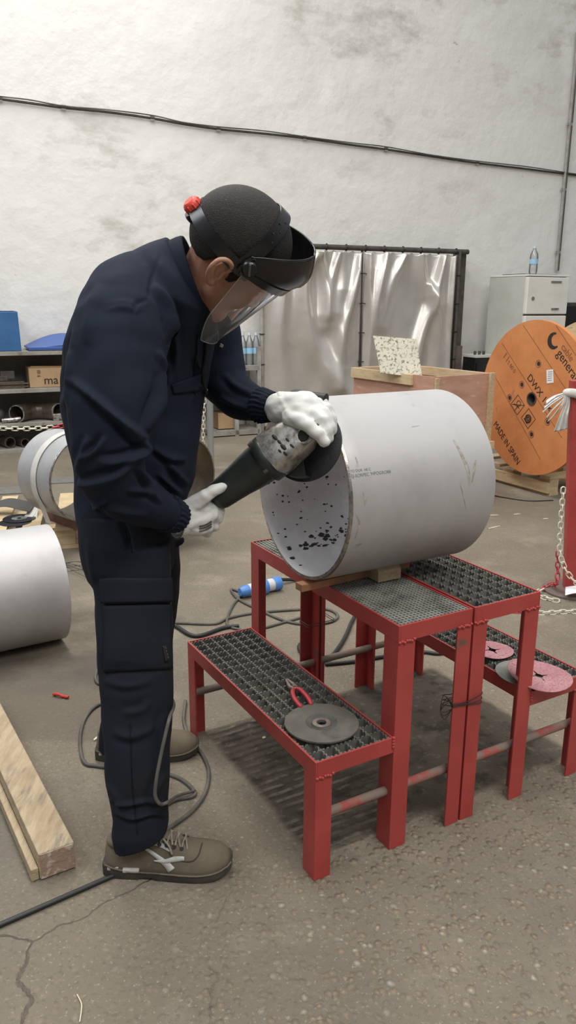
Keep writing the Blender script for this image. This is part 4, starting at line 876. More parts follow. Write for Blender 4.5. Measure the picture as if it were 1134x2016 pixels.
# flat bars
for k in range(5):
    c = on_shelf(12 + (k % 2) * 5, 755, .37 - .01 * (k % 3), .56 + .006 + .0125 * k)
    solo('flat_bar', MB().box(c, (.30 + .03 * (k % 2), .08, .011), WD, WN, ZU), 'fitting_steel', c, 'flat rusty steel bar in the small stack beside the carton, ' + ['lowest', 'second from bottom', 'middle', 'second from top', 'topmost'][k], 'bar', 'flat steel bars beside the carton', bevel=.001)
c = on_shelf(14, 735, .3, .56 + .085); solo('steel_bracket', MB().box(c + ZU * .03, (.12, .06, .07), WD, WN, ZU).box(c - WD * .05 + ZU * .0, (.1, .08, .045), WD, WN, ZU), 'dark_steel', c, 'dark steel block resting above the flat bars', 'steel part', bevel=.004)
# pipe tee, tube and small parts on third shelf
uT0, uT1 = wu(30, 800, .33), wu(112, 795, .33); zt = .262
t = thing('pipe_fitting', wl((uT0 + uT1) / 2, .3, zt), 'bronze brown steel pipe elbow lying on the third shelf', 'fitting')
r = .075; mb = MB(); cz = zt + r + .001
path = [wl(uT0 + .02 - .02, .40, cz), wl(uT0 + .05, .34, cz), wl(uT0 + .10, .29, cz), wl((uT0 + uT1) / 2, .26, cz), wl(uT1 - .10, .29, cz), wl(uT1 - .05, .34, cz), wl(uT1, .40, cz)]
P = spline(path, 40); MB().tube(P, r, 32, caps=False).build('bend', 'fitting_steel', t, 70, thick=.008)
for e, s_ in ((P[0], P[0] - P[1]), (P[-1], P[-1] - P[-2])): MB().lathe([(r + .004, .002), (r - .006, .002), (r - .006, -.006), (r + .004, -.006), (r + .004, .002)], e, s_, 36).build('end_ring', 'cast_alu', t, 40)
c = on_shelf(22, 822, .41, zt); solo('short_tube', MB().tube([c + WD * -.08 + ZU * .022 , c + WD * .08 + ZU * .03 ], .021, 16), 'cast_alu', c, 'short bright steel tube in front of the brown elbow', 'tube', smooth=50)
c = on_shelf(117, 812, .42, zt); solo('square_tube', MB().box(c + ZU * .032, (.12, .05, .062), WD, WN, ZU), 'cast_alu', c, 'small square steel offcut right of the brown elbow', 'steel part', bevel=.003)
c = on_shelf(-2, 825, .3, zt); solo('dark_casting', MB().ball(c + ZU * .06, (.06, .06, .06), 14), 'dark_steel', c, 'round dark casting on the third shelf at the left edge', 'casting', smooth=60)
# bottom shelf tubes
for x, y, rr, lab in ((21, 879, .05, 'short dark pipe stub on the bottom shelf, left one'), (50, 878, .04, 'short dark pipe stub on the bottom shelf, right one')):
    c = on_shelf(x, y, .38, .03 + rr + .001); mb = MB().lathe([(rr - .008, 0), (rr, 0), (rr, -.15), (rr - .008, -.15), (rr - .008, 0)], c, WN * .9 + WD * .3, 28); solo('pipe_stub', mb, 'fitting_steel', c, lab, 'pipe', 'pipe stubs on the bottom shelf', smooth=40)
# small rack with bottles next to curtain
t = thing('bottle_rack', wl(2.2, .3, 0), 'low grey steel rack holding water bottles beside the tarp', 'rack')
ra, rb = wu(412, 700, .35), U0 - .06
for z, th in ((.70, .05), (.06, .05), (.36, .03)): MB().box(wl((ra + rb) / 2, .2, z - th / 2), (rb - ra, .36, th), WD, WN, ZU).build('shelf_board', 'shelf_steel', t, bevel=.002)
for u in (ra, wu(464, 700, .36), rb):
    MB().box(wl(u, .36, .44), (.04, .04, .88), WD, WN, ZU).build('post', 'frame_pale', t, bevel=.002); MB().box(wl(u, .04, .44), (.04, .04, .88), WD, WN, ZU).build('post', 'frame_pale', t, bevel=.002)
MB().box(wl((ra + wu(464, 700, .36)) / 2, .36, .86), (wu(464, 700, .36) - ra, .04, .04), WD, WN, ZU).build('cross_rail', 'frame_pale', t, bevel=.002)
for i in range(3):
    for j in range(2):
        u = wu(478 + 13 * i, 715, .30 - .09 * j); p = wl(u + .0, .30 - .085 * j, .70)
        bottle(p, .31, .036, ['left', 'middle', 'right'][i] + ' bottle in the ' + ['front', 'rear'][j] + ' row of water bottles on the rack beside the tarp', 'pack of water bottles on the rack')
c = wl((ra + rb) / 2 - .05, .2, .06); solo('scrap_box', MB().box(c + ZU * .09, (.22, .2, .16), WD, WN, ZU), 'carton', c, 'dark low box on the bottom of the steel rack', 'box')

# ================================================================== CABLES ON THE FLOOR
def cable(name, pts, r, m, label, n=140, z0=None):
    P = spline([onz(x, y, (r if z is None else z)) if Y is None else ony(x, y, Y) for x, y, z, Y in pts], n)
    return solo(name, MB().tube(P, r, 8), m, P[0], label, 'cable', 'cables on the floor', smooth=70)
f = lambda x, y, z=None: (x, y, z, None)
cable('power_cable', [f(-420, 1995), f(-200, 1905), f(-40, 1838), f(60, 1795), f(140, 1760), f(215, 1727), f(226, 1722)], .0062, 'cable_black', 'black power cable running under the near boot to the lower left')
cable('power_cable', [f(345, 1226), f(420, 1228), f(450, 1217), f(500, 1207), f(600, 1199), f(640, 1199), f(660, 1206), f(664, 1216), f(645, 1226), f(600, 1229), f(560, 1222), f(520, 1205), f(470, 1180), f(455, 1160), f(478, 1168), ], .0062, 'cable_grey', 'grey power cable looping behind the front stool to the blue connector', 200)
cable('power_cable', [f(478, 1170), f(460, 1190), f(447, 1220), f(455, 1235), f(500, 1240), f(560, 1225), f(600, 1213)], .0058, 'cable_grey', 'second grey cable leaving the blue connector towards the stool')
cable('power_cable', [f(545, 1141, .03), f(590, 1143), f(640, 1160), f(700, 1190), f(690, 1230), f(670, 1270), f(640, 1300), f(600, 1290), f(590, 1270), f(620, 1262)], .0085, 'cable_black', 'black cable from the blue connector coiling under the large pipe')
cable('power_cable', [f(640, 1308), f(700, 1302), f(760, 1292), f(830, 1284), f(870, 1286), f(930, 1268)], .0075, 'cable_black', 'black cable running right across the floor beneath the stools')
cable('power_cable', [f(345, 1232), f(385, 1252), f(440, 1236), f(470, 1232)], .0085, 'cable_black', 'black cable end just behind the low step corner')
cable('power_cable', [f(196, 1310), f(188, 1330), f(193, 1345), f(215, 1352), f(260, 1375), f(200, 1385), f(170, 1410), f(158, 1450), f(164, 1498), f(190, 1508), f(240, 1512), f(300, 1518), f(352, 1532), f(382, 1557), f(378, 1568), f(345, 1575), f(318, 1590)], .0056, 'cable_grey', 'grey cable looping on the floor around the worker\'s boots', 220)
# grinder's own cord: from the handle behind the leg to the floor
cable('power_cable', [f(365, 1380), f(362, 1420), f(375, 1455), f(398, 1485), f(411, 1520), f(404, 1560), f(380, 1595), f(345, 1622), f(328, 1634)], .0058, 'cable_grey', 'grey cable curving past the far boot toward the near boot')
# blue and white industrial connector
a, b = onz(472, 1166, .034), onz(552, 1147, .034); d = (b - a) / np.linalg.norm(b - a); L = np.linalg.norm(b - a)
t = thing('plug_connector', (a + b) / 2 - ZU * .034, 'blue and white industrial plug connector on the floor', 'plug')
MB().lathe([(.0, 0), (.018, 0), (.024, .01), (.028, .045), (.0, .045)], a, d, 24).build('rear_sleeve', 'plug_blue', t, 40)
MB().lathe([(.026, .045), (.028, .05), (.029, L * .52), (.026, L * .52)], a, d, 24).build('housing', 'plug_white', t, 40)
MB().lathe([(.028, L * .52), (.038, L * .52), (.04, L * .56), (.038, L * .63), (.03, L * .63)], a, d, 24).build('collar', 'plug_blue', t, 40)
MB().lathe([(.029, L * .63), (.03, L * .82), (.028, L * .82)], a, d, 24).build('housing', 'plug_white', t, 40)
MB().lathe([(.031, L * .8), (.034, L * .85), (.033, L * .97), (.02, L), (.0, L)], a, d, 24).build('end_cap', 'plug_blue', t, 40)

# ================================================================== PERSON
from mathutils.bvhtree import BVHTree
person = thing('person', (-.33, 1.85, 0), 'person in navy work clothes, white gloves and clear face shield, bending to grind', 'person')
def P3(x, y, Y): return ony(x, y, Y)
# ---- head frame
HO = P3(449, 508, 1.64); th, ph, rh = math.radians(47), math.radians(24), math.radians(17)
f0 = np.array([math.cos(th), 0, -math.sin(th)]); l0 = np.array([0, 1., 0]); hu = np.array([math.sin(th), 0, math.cos(th)])
hf = f0 * math.cos(ph) + l0 * math.sin(ph); hl = l0 * math.cos(ph) - f0 * math.sin(ph)
hu, hl = hu * math.cos(rh) - hl * math.sin(rh), hl * math.cos(rh) + hu * math.sin(rh)
def H(x, y, z): return HO + hf * x + hl * y + hu * z
def ell(p, c, r):
    q = p - np.array(c); r = np.array(r); k0 = np.linalg.norm(q / r, axis=-1); k1 = np.linalg.norm(q / r ** 2, axis=-1); return k0 * (k0 - 1) / np.maximum(k1, 1e-9)
def caps(p, a, b, ra, rb):
    a, b = np.array(a), np.array(b); d = b - a; t = np.clip(((p - a) @ d) / (d @ d), 0, 1); return np.linalg.norm(p - a - t[..., None] * d, axis=-1) - (ra + (rb - ra) * t)
def smin(a, b, k): h = np.clip(.5 + .5 * (b - a) / k, 0, 1); return b + (a - b) * h - k * h * (1 - h)
def head_sdf(p):
    q = p.copy(); q[..., 1] = np.abs(q[..., 1])
    d = ell(q, (-.012, 0, .045), (.101, .080, .092))
    d = smin(d, ell(q, (.030, 0, -.005), (.068, .063, .085)), .02)
    d = smin(d, ell(q, (.028, 0, -.055), (.056, .054, .05)), .02)
    d = smin(d, caps(q, (.076, 0, -.095), (.068, .02, -.092), .02, .018), .018)
    d = smin(d, caps(q, (.01, .05, -.055), (.062, .028, -.09), .016, .014), .018)
    d = smin(d, caps(q, (.088, 0, .022), (.107, 0, -.024), .007, .0125), .010)
    d = smin(d, caps(q, (.102, .011, -.028), (.094, .016, -.027), .007, .006), .006)
    d = smin(d, caps(q, (.086, .012, .030), (.076, .048, .028), .010, .009), .012)
    d = smin(d, ell(q, (.058, .040, -.026), (.026, .024, .022)), .016)
    d = smin(d, caps(q, (.0915, 0, -.055), (.080, .022, -.056), .0065, .004), .005)
    d = smin(d, caps(q, (.089, 0, -.067), (.079, .018, -.066), .0072, .005), .005)
    s = ell(q, (.100, .032, .008), (.020, .020, .013)); d = -smin(-d, s, .012)
    d = smin(d, ell(q, (.0755, .032, .008), (.0125, .014, .0105)), .003)
    return d
NU, NV = 150, 200
cen = np.array([.0, 0, .015])
def radial(nu, nv, extra=0.0):
    t_ = np.linspace(0.001, PI - .001, nu)[:, None]; p_ = np.linspace(0, 2 * PI, nv, endpoint=False)[None]
    D = np.stack([np.sin(t_) * np.cos(p_), np.sin(t_) * np.sin(p_), np.cos(t_) + 0 * p_], -1)
    r = np.full((nu, nv), .02)
    for rr in np.linspace(.03, .17, 141):
        s = head_sdf(cen + D * rr); r = np.where(s < 0, rr, r)
    lo, hi = r, r + .001
    for _ in range(8):
        mid = (lo + hi) / 2; s = head_sdf(cen + D * mid[..., None]); lo = np.where(s < 0, mid, lo); hi = np.where(s < 0, hi, mid)
    return D, lo
D_, R_ = radial(NU, NV)
def sph_faces(nu, nv): return [(i * nv + j, (i + 1) * nv + j, (i + 1) * nv + (j + 1) % nv, i * nv + (j + 1) % nv) for i in range(nu - 1) for j in range(nv)] + [tuple(range(nv)), tuple((nu - 1) * nv + k for k in range(nv))[::-1]]
body = MB()
pts = cen + D_ * R_[..., None]
body.add([H(*p) for p in pts.reshape(-1, 3)], sph_faces(NU, NV))
def ear(mb, s):
    c = np.array([-.022, .079 * s, -.004]); ex = np.array([.93, .0, .2]); ex /= np.linalg.norm(ex); ez = np.array([-.24, 0, .97]); ey = np.array([0, s, 0.])
    def E(x, y, z): return H(*(c + ex * x + ez * z + ey * y))
    rim = [(.012, -.002, .002), (.016, .006, .018), (.010, .013, .029), (-.004, .018, .033), (-.016, .021, .026), (-.021, .022, .010), (-.019, .019, -.006), (-.012, .014, -.019), (-.004, .007, -.029), (.004, .003, -.031), (.010, .0, -.024)]
    mb.tube(spline([E(*q) for q in rim], 44), .0052, 10)
    mb.tube(spline([E(*q) for q in [(.002, .003, .022), (-.009, .009, .016), (-.012, .010, .003), (-.008, .009, -.010), (-.001, .005, -.019)]], 24), .0042, 9)
    mb.ball(E(.001, .004, -.025), (.0085, .0085, .0085), 12)
    mb.cap(E(.010, .0, .0), E(.009, .002, -.012), .005, .005, 10)
    # back plate of the shell
    for u in range(4): mb.cap(E(-.012 + .006 * u, .003 - .002 * u, -.016 + .002 * u), E(-.014 + .006 * u, .005 - .003 * u, .024 - .003 * u), .0038, .0038, 8)
ear(body, -1); ear(body, 1)
# neck and the body under the clothes, all one skin
def chain_caps(mb, L):
    for (a, ra), (b, rb) in zip(L, L[1:]): mb.cap(a, b, ra, rb, 20)
nk0, nk1 = H(.000, 0, -.035), P3(372, 612, 1.70)
chain_caps(body, [(H(-.018, 0, -.005), .058), (nk0 * .55 + nk1 * .45, .058), (nk1, .062), (P3(300, 660, 1.75), .08), (P3(265, 760, 1.77), .10), (P3(262, 880, 1.78), .09), (P3(250, 1000, 1.79), .09)])
SHN, SHF = P3(262, 585, 1.60), P3(395, 620, 1.90)
chain_caps(body, [(P3(300, 620, 1.73), .07), (SHN, .055), (P3(222, 830, 1.515), .042), (P3(222, 905, 1.52), .038), (P3(240, 955, 1.54), .034), (P3(272, 985, 1.58), .032), (P3(320, 1007, 1.65), .028), (P3(346, 1017, 1.695), .027), (P3(385, 1012, 1.725), .024)])
chain_caps(body, [(P3(320, 620, 1.77), .07), (SHF, .05), (P3(425, 700, 1.93), .042), (P3(442, 753, 1.91), .036), (P3(470, 783, 1.88), .032), (P3(505, 797, 1.845), .028), (P3(545, 803, 1.80), .026), (P3(585, 806, 1.765), .024)])
chain_caps(body, [(P3(245, 1010, 1.76), .07), (P3(265, 1290, 1.66), .052), (P3(278, 1620, 1.592), .028), (P3(282, 1672, 1.592), .021), (P3(300, 1692, 1.592), .02), (P3(380, 1706, 1.59), .018)])
chain_caps(body, [(P3(258, 1015, 1.84), .07), (P3(285, 1230, 1.98), .05), (P3(240, 1440, 2.08), .032), (P3(236, 1482, 2.08), .026), (P3(350, 1484, 2.10), .018)])
me = remesh(body, .0027, 2, .35); put('body', me, 'skin', person, 75)
# ---- hair cap
def hairline(x, y):
    z = np.interp(x, [-.12, -.085, -.055, -.043, -.034, -.008, -.002, .004, .016, .024, .04, .07, .12], [-.044, -.040, -.034, -.02, .026, .034, .012, -.010, -.006, .036, .062, .084, .098]); return z
NU2, NV2 = 130, 170
D2, R2 = radial(NU2, NV2); p2 = cen + D2 * R2[..., None]
msk = p2[..., 2] - hairline(p2[..., 0], p2[..., 1])
nz = np.array([[mnoise.noise(Vector(q * 90)) for q in row] for row in p2])
msk = msk + .005 * nz
off = np.clip((msk + .004) / .016, -.3, 1) * .0052 + .0008
hp = (cen + D2 * (R2 + off)[..., None]).reshape(-1, 3); mm = msk.reshape(-1)
fc = [q for q in sph_faces(NU2, NV2)[:-1] if all(mm[i] > -.004 for i in q)]
used = sorted({i for q in fc for i in q}); ix = {k: i for i, k in enumerate(used)}
hm = MB().add([H(*hp[i]) for i in used], [tuple(ix[i] for i in q) for q in fc])
ho = hm.build('hair', 'hair', person, 70); ho['label'] = 'very short dark cropped hair dusted with grey'
# brows
for s in (-1, 1):
    MB().tube(spline([H(.0955, .014 * s, .033), H(.0935, .028 * s, .038), H(.084, .046 * s, .034)], 14), [.0018 + .0016 * math.sin(PI * i / 13) for i in range(14)], 8).build('eyebrow', 'hair', person, 70)

# ---- face shield
sh = put('face_shield', MB().tube([H(.118 * math.cos(q), .089 * math.sin(q), .034 + .004 * math.cos(q)) for q in np.linspace(0, 2 * PI, 73)[:-1]], .0016, 6, closed=True).mesh('fs'), 'black_plastic', person, 60)
sh['label'] = 'black headgear with clear visor worn on the head'
def band(path, wv, name, th=.002):
    n = len(path); rg = []
    for i, p in enumerate(path):
        w_ = wv[i] if isinstance(wv, list) else wv; o = p - np.array([-.012, 0, .03]); o /= np.linalg.norm(o)
        rg.append([H(*(p - w_)), H(*(p + w_)), H(*(p + w_ + o * th)), H(*(p - w_ + o * th))])
    return MB().rings(rg).build(name, 'black_plastic', sh, 45)
bp_ = [np.array([.120 * math.cos(q), .0905 * math.sin(q), .033 + .011 * math.cos(q)]) for q in np.linspace(math.radians(78), math.radians(282), 60)]
band([p - np.array([0, 0, .0]) for p in bp_], np.array([.002, 0, .0135]), 'head_band')
tp = []
for q in np.linspace(-8, 188, 60):
    a = math.radians(q); e = np.array([-.005 + .006 * math.sin(a), -math.cos(a) * .0905, .045 + math.sin(a) * .1005]); tp.append(e)
band(tp, np.array([.0135, 0, 0.001]), 'crown_band')
for k, q in enumerate((38, 46, 54, 62, 70)):
    for dx in (-.005, .005):
        a = math.radians(q); e = np.array([-.005 + dx + .006 * math.sin(a), -math.cos(a) * .0932, .045 + math.sin(a) * .1032]); o = H(*e) - H(-.012, 0, .03)
        if (k + (dx > 0)) % 2: MB().lathe([(0, .0004), (.0022, .0004), (.0024, -.0006)], H(*e), o, 10).build('strap_hole', 'black_matte', sh)
k0 = H(-.108, .0, .018); kd = H(-.16, 0, .020) - k0
MB().lathe([(0, .027), (.011, .027), (.015, .024), (.017, .018), (.017, .009), (.015, .005), (.0, .005)], k0, kd, 22).build('adjusting_knob', 'knob_red', sh, 35)
for k in range(9):
    q = 2 * PI * k / 9; a1 = hl; b1 = np.cross(kd / np.linalg.norm(kd), hl); c = k0 + kd / np.linalg.norm(kd) * .014 + (a1 * math.cos(q) + b1 * math.sin(q)) * .0162; MB().cap(c - kd / np.linalg.norm(kd) * .005, c + kd / np.linalg.norm(kd) * .006, .0024, .0022, 8).build('knob_ridge', 'knob_red', sh, 60)
MB().lathe([(.024, .010), (.026, .004), (.026, -.004), (.0, -.004), (.0, .01), (.024, .010)], k0, kd, 24).build('ratchet_housing', 'black_plastic', sh, 40)
def guard(u, v):        # u across -1..1, v lower 0 .. upper 1
    a = u * math.radians(92); c, s = math.cos(a), math.sin(a)
    k = max(c, 0) ** .8
    zl = .034 + .024 * k; zu = .066 + .078 * k
    r_l = (.128, .0965); r_u = (.103, .094); bl = math.sin(PI * v) * .020 * k
    e = v ** 1.2; rx = r_l[0] + (r_u[0] - r_l[0]) * e + bl; ry = r_l[1] + (r_u[1] - r_l[1]) * e
    # two raised ridges over the centre
    rd = .0025 * (1 if abs(abs(u) - .16) < .035 else 0) * (1 if v > .25 else 0)
    return H(-.004 + (rx + rd) * max(c, -.05), ry * s, zl + (zu - zl) * v)
MB().grid(lambda i, j: guard(i * 2 - 1, j), 91, 24).build('brow_guard', 'black_plastic', sh, 40, thick=.003)
gl = []
for q in np.linspace(-1, 1, 70):
    p = guard(q, 0); o = p - H(0, 0, .04); o -= hu * (o @ hu); o /= np.linalg.norm(o); wd = .006 + .006 * math.cos(q * 1.5)
    gl.append([p - hu * wd + o * .001, p - hu * wd + o * .0045, p + hu * wd * .7 + o * .0055, p + hu * wd * .7 + o * .0])
MB().rings(gl).build('guard_lip', 'black_plastic', sh, 50)
MB().tube([guard(q, 1) for q in np.linspace(-1, 1, 60)], .0022, 7).build('guard_rim', 'black_plastic', sh, 60)
for s in (-1, 1):
    MB().lathe([(0, .010), (.013, .010), (.0155, .007), (.0165, -.004), (0, -.004)], H(.006, .096 * s, .050), hl * s, 24).build('pivot_knob', 'black_plastic', sh, 40)
    MB().box(H(.006, .096 * s, .050) + hl * s * .011, (.004, .024, .004), hf * .7 + hu * .7, hu * .7 - hf * .7, hl).build('knob_slot', 'cable_grey', sh)
    MB().tube(spline([H(.002, .09 * s, .067), H(-.004, .094 * s, .050), H(.004, .094 * s, .030)], 10), .011, 8, sq=.35).build('pivot_bracket', 'black_plastic', sh, 60)
def vis(u, v):          # v 0 top .. 1 bottom
    a0 = math.radians(86 - 19 * v) * (1 if v < .62 else math.sqrt(max(0, 1 - ((v - .62) / .38) ** 2 * .34)))
    a = u * a0; c, s = math.cos(a), math.sin(a); k = max(c, 0) ** .8
    zt = .040 + .020 * k; zb = -.136
    return H(-.004 + .127 * c, .0945 * s, zt + (zb - zt) * v)
MB().grid(lambda i, j: vis(i * 2 - 1, j), 80, 40).build('visor', 'visor_clear', sh, 80)['label'] = 'clear curved plastic visor'
ed = [vis(-1, q) for q in np.linspace(0, 1, 40)] + [vis(q, 1) for q in np.linspace(-1, 1, 60)] + [vis(1, q) for q in np.linspace(1, 0, 40)]
MB().tube(ed, .0011, 6).build('visor_edge', 'visor_edge', sh, 70)

# ---- lofts given as silhouette pairs (left px, right px, depth, half width)
def loft(secs, nsub=6, seg=40, pw=.85):
    n = (len(secs) - 1) * nsub + 1
    A = spline([P3(s[0], s[1], s[4]) for s in secs], n); B = spline([P3(s[2], s[3], s[4]) for s in secs], n); W_ = np.interp(np.linspace(0, len(secs) - 1, n), range(len(secs)), [s[5] for s in secs]); r = []
    for a, b, w_ in zip(A, B, W_):
        c = (a + b) / 2; h = (b - a) / 2; ring = []
        for k in range(seg):
            q = 2 * PI * k / seg; ca, sa = math.cos(q), math.sin(q); ring.append(c + h * math.copysign(abs(ca) ** pw, ca) + np.array([0, 1, 0]) * w_ * math.copysign(abs(sa) ** pw, sa))
        r.append(ring)
    return MB().rings(r)
def limb(L, n=60, seg=28):
    P = spline([P3(*q[:3]) for q in L], n); R = np.interp(np.linspace(0, len(L) - 1, n), range(len(L)), [q[3] for q in L]); return MB().tube(P, R, seg)
def merge(*mbs):
    o = MB()
    for m in mbs: o.add(m.v, m.f)
    return o
def wrinkle(me, folds, amp=.0022, seed=0, scale=1.0, freq=(14, 9, 22)):
    V = co(me); N_ = nrm(me); px = proj(V); face = np.einsum('ij,ij->i', N_, CAM - V) > 0; d = np.zeros(len(V)); r = np.random.default_rng(seed)
    for k in range(5):
        w1 = r.normal(size=3) * freq[0]; w2 = r.normal(size=3) * freq[1]; d += amp * .55 * np.sin(V @ (w1 * (1 + .6 * k)) + 2.2 * np.sin(V @ w2 + r.uniform(0, 6)) + r.uniform(0, 6)) / (1 + .35 * k)
    for path, wd, am, back in folds:
        wd *= .72        # px polyline, width px, height m, trough factor
        Q = spline(path, 40); best = np.full(len(V), 1e9); side = np.zeros(len(V)); tt = np.zeros(len(V))
        idx = np.where(face & (px[:, 0] > Q[:, 0].min() - 4 * wd) & (px[:, 0] < Q[:, 0].max() + 4 * wd) & (px[:, 1] > Q[:, 1].min() - 4 * wd) & (px[:, 1] < Q[:, 1].max() + 4 * wd))[0]
        if not len(idx): continue
        p = px[idx]; bd = np.full(len(idx), 1e9); sd = np.zeros(len(idx)); bt = np.zeros(len(idx))
        for i in range(39):
            a, b = Q[i], Q[i + 1]; e = b - a; t = np.clip(((p - a) @ e) / (e @ e + 1e-9), 0, 1); q = p - a - t[:, None] * e; dist = np.linalg.norm(q, axis=1); cr_ = e[0] * q[:, 1] - e[1] * q[:, 0]
            u = dist < bd; bd = np.where(u, dist, bd); sd = np.where(u, np.sign(cr_), sd); bt = np.where(u, (i + t) / 39, bt)
        s_ = sd * bd / wd; env = np.sin(np.clip(bt, 0, 1) * PI) ** .6
        d[idx] += env * am * 1.45 * (np.exp(-s_ ** 2) - back * np.exp(-(s_ - 1.7) ** 2))
    setco(me, V + N_ * d[:, None])
    return me
def bvh_of(me, org=(0, 0, 0)): return BVHTree.FromPolygons([tuple(v.co) for v in me.vertices], [tuple(p.vertices) for p in me.polygons])
def hit(bvh, x, y):
    r = ray(x, y); r = r / np.linalg.norm(r); loc, n, i, d_ = bvh.ray_cast(Vector(CAM), Vector(r)); return (None, None) if loc is None else (np.array(loc), np.array(n))
def patch(bvh, quad, nu, nv, off):      # cloth patch lying on the garment
    a, b, c, d = (np.array(q, float) for q in quad); g = []; last = next(h_ for h_ in (hit(bvh, *q)[0] for q in (a, b, c, d, (a + c) / 2)) if h_ is not None)
    for i in range(nu):
        for j in range(nv):
            u, v = i / (nu - 1), j / (nv - 1); p = a * (1 - u) * (1 - v) + b * u * (1 - v) + c * u * v + d * (1 - u) * v
            h_, n_ = hit(bvh, *p); h_ = last if h_ is None else h_ + n_ * (off if 0 < i < nu - 1 and 0 < j < nv - 1 else off * .8); last = h_; g.append(h_)
    return MB().add(g, [(i * nv + j, (i + 1) * nv + j, (i + 1) * nv + j + 1, i * nv + j + 1) for i in range(nu - 1) for j in range(nv - 1)])
def strip(bvh, path, wd, off, n=24):    # narrow ribbon on a surface, px path and widths
    path = [p for p in path if hit(bvh, *p)[0] is not None]
    if len(path) < 2: print('STRIP MISS', path); return MB()
    Q = spline(path, n); W_ = np.interp(np.linspace(0, 1, n), np.linspace(0, 1, len(wd)), wd) if np.ndim(wd) else np.full(n, wd); T = np.gradient(Q, axis=0); T /= np.linalg.norm(T, axis=1)[:, None]; g = []; last = hit(bvh, *path[0])[0]
    for q, t_, w_ in zip(Q, T, W_):
        for s in (-1, 0, 1):
            h_, n_ = hit(bvh, *(q + np.array([-t_[1], t_[0]]) * s * w_ / 2)); h_ = last if h_ is None else h_ + n_ * off; last = h_; g.append(h_)
    return MB().add(g, [(i * 3 + j, (i + 1) * 3 + j, (i + 1) * 3 + j + 1, i * 3 + j + 1) for i in range(n - 1) for j in range(2)])

# ---- jacket
torso = loft([(162, 1030, 345, 1030, 1.80, .150), (152, 990, 362, 992, 1.80, .148), (150, 935, 380, 945, 1.79, .142), (138, 865, 386, 885, 1.78, .138), (125, 780, 398, 806, 1.78, .138), (128, 700, 408, 745, 1.78, .142),
              (144, 630, 420, 690, 1.77, .155), (180, 570, 430, 650, 1.75, .175), (232, 520, 428, 618, 1.73, .185), (290, 484, 412, 596, 1.71, .15), (330, 470, 398, 585, 1.69, .09)])
near = limb([(300, 560, 1.67, .072), (262, 590, 1.61, .090), (240, 650, 1.54, .096), (230, 740, 1.505, .092), (219, 830, 1.49, .082), (217, 900, 1.495, .072), (232, 955, 1.53, .062), (272, 985, 1.58, .054), (312, 1003, 1.64, .046), (336, 1013, 1.675, .039), (344, 1016, 1.69, .033)])
fara = limb([(370, 610, 1.86, .07), (405, 640, 1.91, .075), (425, 700, 1.93, .068), (440, 752, 1.91, .060), (468, 781, 1.88, .051), (500, 796, 1.85, .044), (528, 800, 1.82, .037), (538, 801, 1.81, .032)])
jm = remesh(merge(torso, near, fara), .0042, 4, .5)
JF = [([(140, 745), (180, 778), (222, 815), (262, 846), (292, 868)], 11, .011, .6), ([(292, 868), (276, 892), (238, 908), (190, 912)], 10, .009, .7), ([(232, 826), (262, 858), (286, 880), (268, 905)], 9, .008, .9),
      ([(330, 735), (322, 775), (306, 812), (290, 850)], 12, .010, .6), ([(312, 690), (330, 720), (334, 760)], 10, .006, .5), ([(268, 905), (230, 935), (180, 950), (150, 952)], 10, .008, .8), ([(270, 915), (288, 945), (300, 975)], 8, .007, .6), ([(250, 965), (285, 968), (318, 990)], 7, .006, .7), ([(180, 990), (230, 1002), (290, 1015)], 9, .006, .6),
      ([(175, 860), (165, 890), (152, 930)], 10, .006, .5), ([(208, 860), (190, 885), (165, 905)], 9, .007, .8), ([(186, 1005), (196, 990), (212, 984)], 6, .007, .8),
      ([(335, 620), (345, 680), (342, 745)], 9, .007, .7), ([(300, 560), (330, 600), (345, 660)], 10, .007, .6), ([(140, 690), (138, 740), (128, 800)], 10, .006, .5), ([(195, 560), (180, 620), (172, 680)], 16, .005, .4),
      ([(330, 905), (350, 935), (372, 955)], 9, .008, .7), ([(300, 880), (330, 900), (365, 905)], 9, .007, .7), ([(310, 930), (335, 955), (360, 975)], 8, .006, .7), ([(385, 700), (392, 740), (380, 790)], 7, .006, .7), ([(440, 735), (465, 762), (505, 778)], 8, .005, .5), ([(430, 780), (460, 795), (500, 812)], 8, .006, .7), ([(270, 620), (262, 612), (240, 606), (205, 612)], 8, .0035, -.6), ([(318, 500), (300, 545), (292, 590)], 5, -.003, 0), ([(292, 590), (268, 600), (262, 622)], 5, -.003, 0)]
wrinkle(jm, JF, .0030, 2)
jb = bvh_of(jm); jk = put('jacket', jm, 'navy_cloth', person, 80); jk['label'] = 'navy blue work jacket'
# stand collar
def colring(a, b, Y, hw, n=48): a, b = P3(*a, Y), P3(*b, Y); c = (a + b) / 2; h = (b - a) / 2; return [c + h * math.cos(2 * PI * k / n) + np.array([0, 1, 0]) * hw * math.sin(2 * PI * k / n) for k in range(n)]
R1, R2_, R3, R4 = colring((318, 486), (405, 655), 1.70, .105), colring((336, 470), (412, 632), 1.68, .096), colring((359, 462), (414, 612), 1.665, .084), colring((364, 466), (410, 612), 1.665, .079)
R5 = colring((345, 482), (404, 640), 1.68, .088)
cm = MB().rings([R1, R2_, R3, R4, R5], caps=False).mesh('collar'); 
co_ = put('collar', cm, 'navy_cloth', jk, 60, sub=1)
for s, q in ((0, 'l'),):
    strip(jb, [(405, 660), (402, 700), (398, 740), (402, 775)], 5, .004).build('zip_placket', 'navy_dark', jk, 60, thick=.004)
    strip(jb, [(388, 655), (386, 700), (382, 745), (384, 775)], 2.5, .003).build('placket_seam', 'navy_dark', jk, 60, thick=.002)
patch(jb, [(336, 757), (340, 775), (404, 768), (396, 735)], 8, 12, .003).build('chest_pocket_flap', 'navy_cloth', jk, 60, thick=.002)
